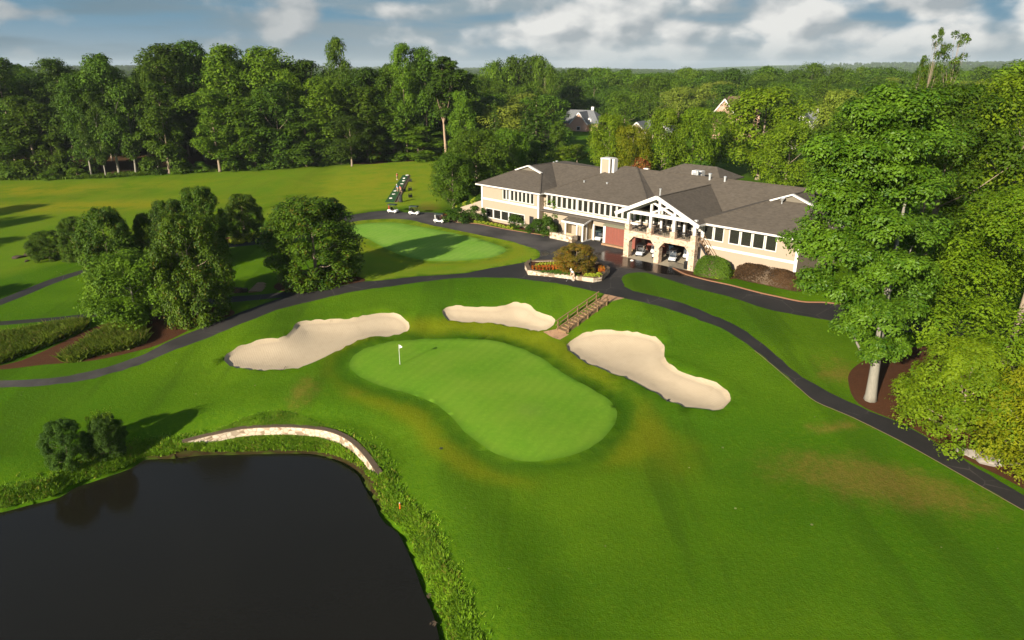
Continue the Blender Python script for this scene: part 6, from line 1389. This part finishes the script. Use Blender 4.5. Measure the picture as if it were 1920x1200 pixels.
house(1232, 268, 15, 10, 3.4, 3.8, R(-32), M['roofgrey'], M['wall'], 'pale gabled house with a dark roof and chimney, mostly behind the bright trees', -1.0, (-5,))
house(1632, 250, 12, 10, 6.5, 5, R(-20), M['roofbrown'], M['housebrick'], 'small brick gable showing above the canopy at the right', 3.0, (0,))
house(985, 262, 16, 11, 3.4, 4.6, R(-20), M['roofbrown'], M['housebrick'], 'brick house hidden behind the dark layered conifers', 0, (3,))
for px, d, wcol, lb in ((244, 255, 'white', 'pale house deep in the wood behind the bare forest floor'),): house(px, d, 12, 10, 4, 3.4, R(20), M['roofgrey'], M[wcol], lb, 0, (0,))

# ------------------------------------------------------------------ tall grass, ferns, cart-side details (uncountable growth)
def tufts(name, label, P, leaf, hgt, seed, blades=5, wid=.035, lean=.5):
    rng = np.random.default_rng(seed); n = len(P)*blades; B = np.repeat(P, blades, 0)+np.column_stack([rng.normal(0, .10, (n, 2)), np.zeros(n)]); h = hgt*rng.uniform(.45, 1.2, n); a = rng.uniform(0, 6.28, n); l = h*rng.uniform(.1, lean, n)
    d = np.column_stack([np.cos(a), np.sin(a), np.zeros(n)]); t = np.column_stack([-np.sin(a), np.cos(a), np.zeros(n)])*(wid*rng.uniform(.6, 1.4, n))[:, None]; up_ = np.array([0, 0, 1.])
    V = np.stack([B-t, B+t, B+d*(l*.45)[:, None]+up_*(h*.6)[:, None]+t*.8, B+d*l[:, None]+up_*h[:, None], B+d*(l*.45)[:, None]+up_*(h*.6)[:, None]-t*.8], 1).reshape(-1, 3)
    me = fastmesh(name, V, np.arange(5*n).reshape(n, 5)); tag(link(name, me, L[leaf]), label, None, None, 'stuff')
rng = np.random.default_rng(3)
def band(n, d0, d1, cond=None):
    lo, hi = POND.min(0)-6, POND.max(0)+8; lo = np.maximum(lo, [-75, 22]); out = []
    while sum(len(o) for o in out) < n:
        Q = rng.uniform(lo, hi, (60000, 2)); d = dist(Q, POND); m = (~inside(Q, POND)) & (d < d1+rng.exponential(.25, len(Q))) & (d > d0) & (Q[:, 1] < 75) & fov(Q, 1.05)
        m &= dist(Q, RWALL, False) > .45
        if cond is not None: m &= cond(Q)
        out.append(Q[m])
    Q = np.vstack(out)[:n]; return np.column_stack([Q, hloc(Q)-.02])
tufts('pond_edge_grass', 'tall bright grass growing along the pond edge', band(8000, -.1, .95), 'grass', .30, 21, 6, .04, 1.5)
tufts('bank_grass', 'rough uncut grass on the pond bank', band(3500, .7, 1.6), 'grass', .15, 22, 6, .035, 1.8)
def inpoly(poly, n):
    out = []; lo, hi = poly.min(0), poly.max(0)
    while sum(len(o) for o in out) < n: Q = rng.uniform(lo, hi, (20000, 2)); out.append(Q[inside(Q, poly)])
    Q = np.vstack(out)[:n]; return np.column_stack([Q, hloc(Q)])
tufts('rough_grass', 'patch of long rough grass above the retaining wall', inpoly(gpoly([(395,800),(430,785),(480,768),(540,765),(585,780),(600,797),(520,797),(450,801)], 1), 3200), 'grass', .16, 23, 6, .035, 1.8)
fern1 = gpoly([(-20,688),(30,672),(110,640),(165,612),(150,606),(60,622),(-20,640)], 1); fern2 = gpoly([(115,676),(150,655),(195,625),(250,605),(265,622),(275,640),(240,655),(180,668),(140,680)], 1)
tufts('fern_bed', 'ground-covering ferns at the left edge of the mulch bed', inpoly(fern1, 1700), 'fern', .85, 24, 8, .08, 1.3); tufts('fern_bed', 'ground-covering ferns in front of the bright young oak', inpoly(fern2, 1400), 'fern', .85, 25, 8, .08, 1.3)
tufts('yellow_grasses', 'yellow ornamental grasses in the mulch bed behind the path', inpoly(gpoly([(440,458),(520,443),(525,436),(440,448)], 1), 160), 'lime', .7, 26, 9, .06, .8)
tufts('wood_edge_growth', 'low green growth along the foot of the wood', inpoly(gpoly([(-60,336),(200,334),(330,325),(560,314),(560,308),(330,317),(200,327),(-60,328)], 2), 2600), 'mid', .7, 27, 6, .16, 1.0)
for i, (px, py) in enumerate(((803,1118),(812,1168))):
    p = un(px, py, PONDZ+.01); m_ = MB()
    rr2 = random.Random(i); 
    for k in range(7):
        a, l = rr2.uniform(0, 6.28), rr2.uniform(.1, .22); x, y = rr2.uniform(-.16, .16), rr2.uniform(-.16, .16); ca, sa = math.cos(a)*l, math.sin(a)*l
        m_.quad((x-ca, y-sa, .01+k*.004), (x+sa*.4, y-ca*.4, .02+k*.004), (x+ca, y+sa, .01+k*.004), (x-sa*.4, y+ca*.4, .02+k*.004))
    o = m_.build('floating_leaves', M['dark_timber']); o.location = (p[0], p[1], PONDZ+.015); tag(o, ('dead leaf cluster floating by the bank at the bottom of the picture', 'dead leaf floating nearest the bottom edge of the picture', 'small dead leaf on the water under the end of the retaining wall')[i], 'leaves')
# ------------------------------------------------------------------ air
hz = MB().box(-7500, 7500, -60, 8200, -14, 90).build('haze', None); m, t = newmat('haze_air')
pv = t.add('ShaderNodeVolumePrincipled'); pv.inputs['Color'].default_value = (.80, .90, 1.0, 1); pv.inputs['Density'].default_value = HAZE; pv.inputs['Anisotropy'].default_value = 0.0
t.l.new(pv.outputs[0], t.add('ShaderNodeOutputMaterial').inputs['Volume']); hz.data.materials.append(m); tag(hz, 'thin pale haze over the far country', None, None, 'stuff')
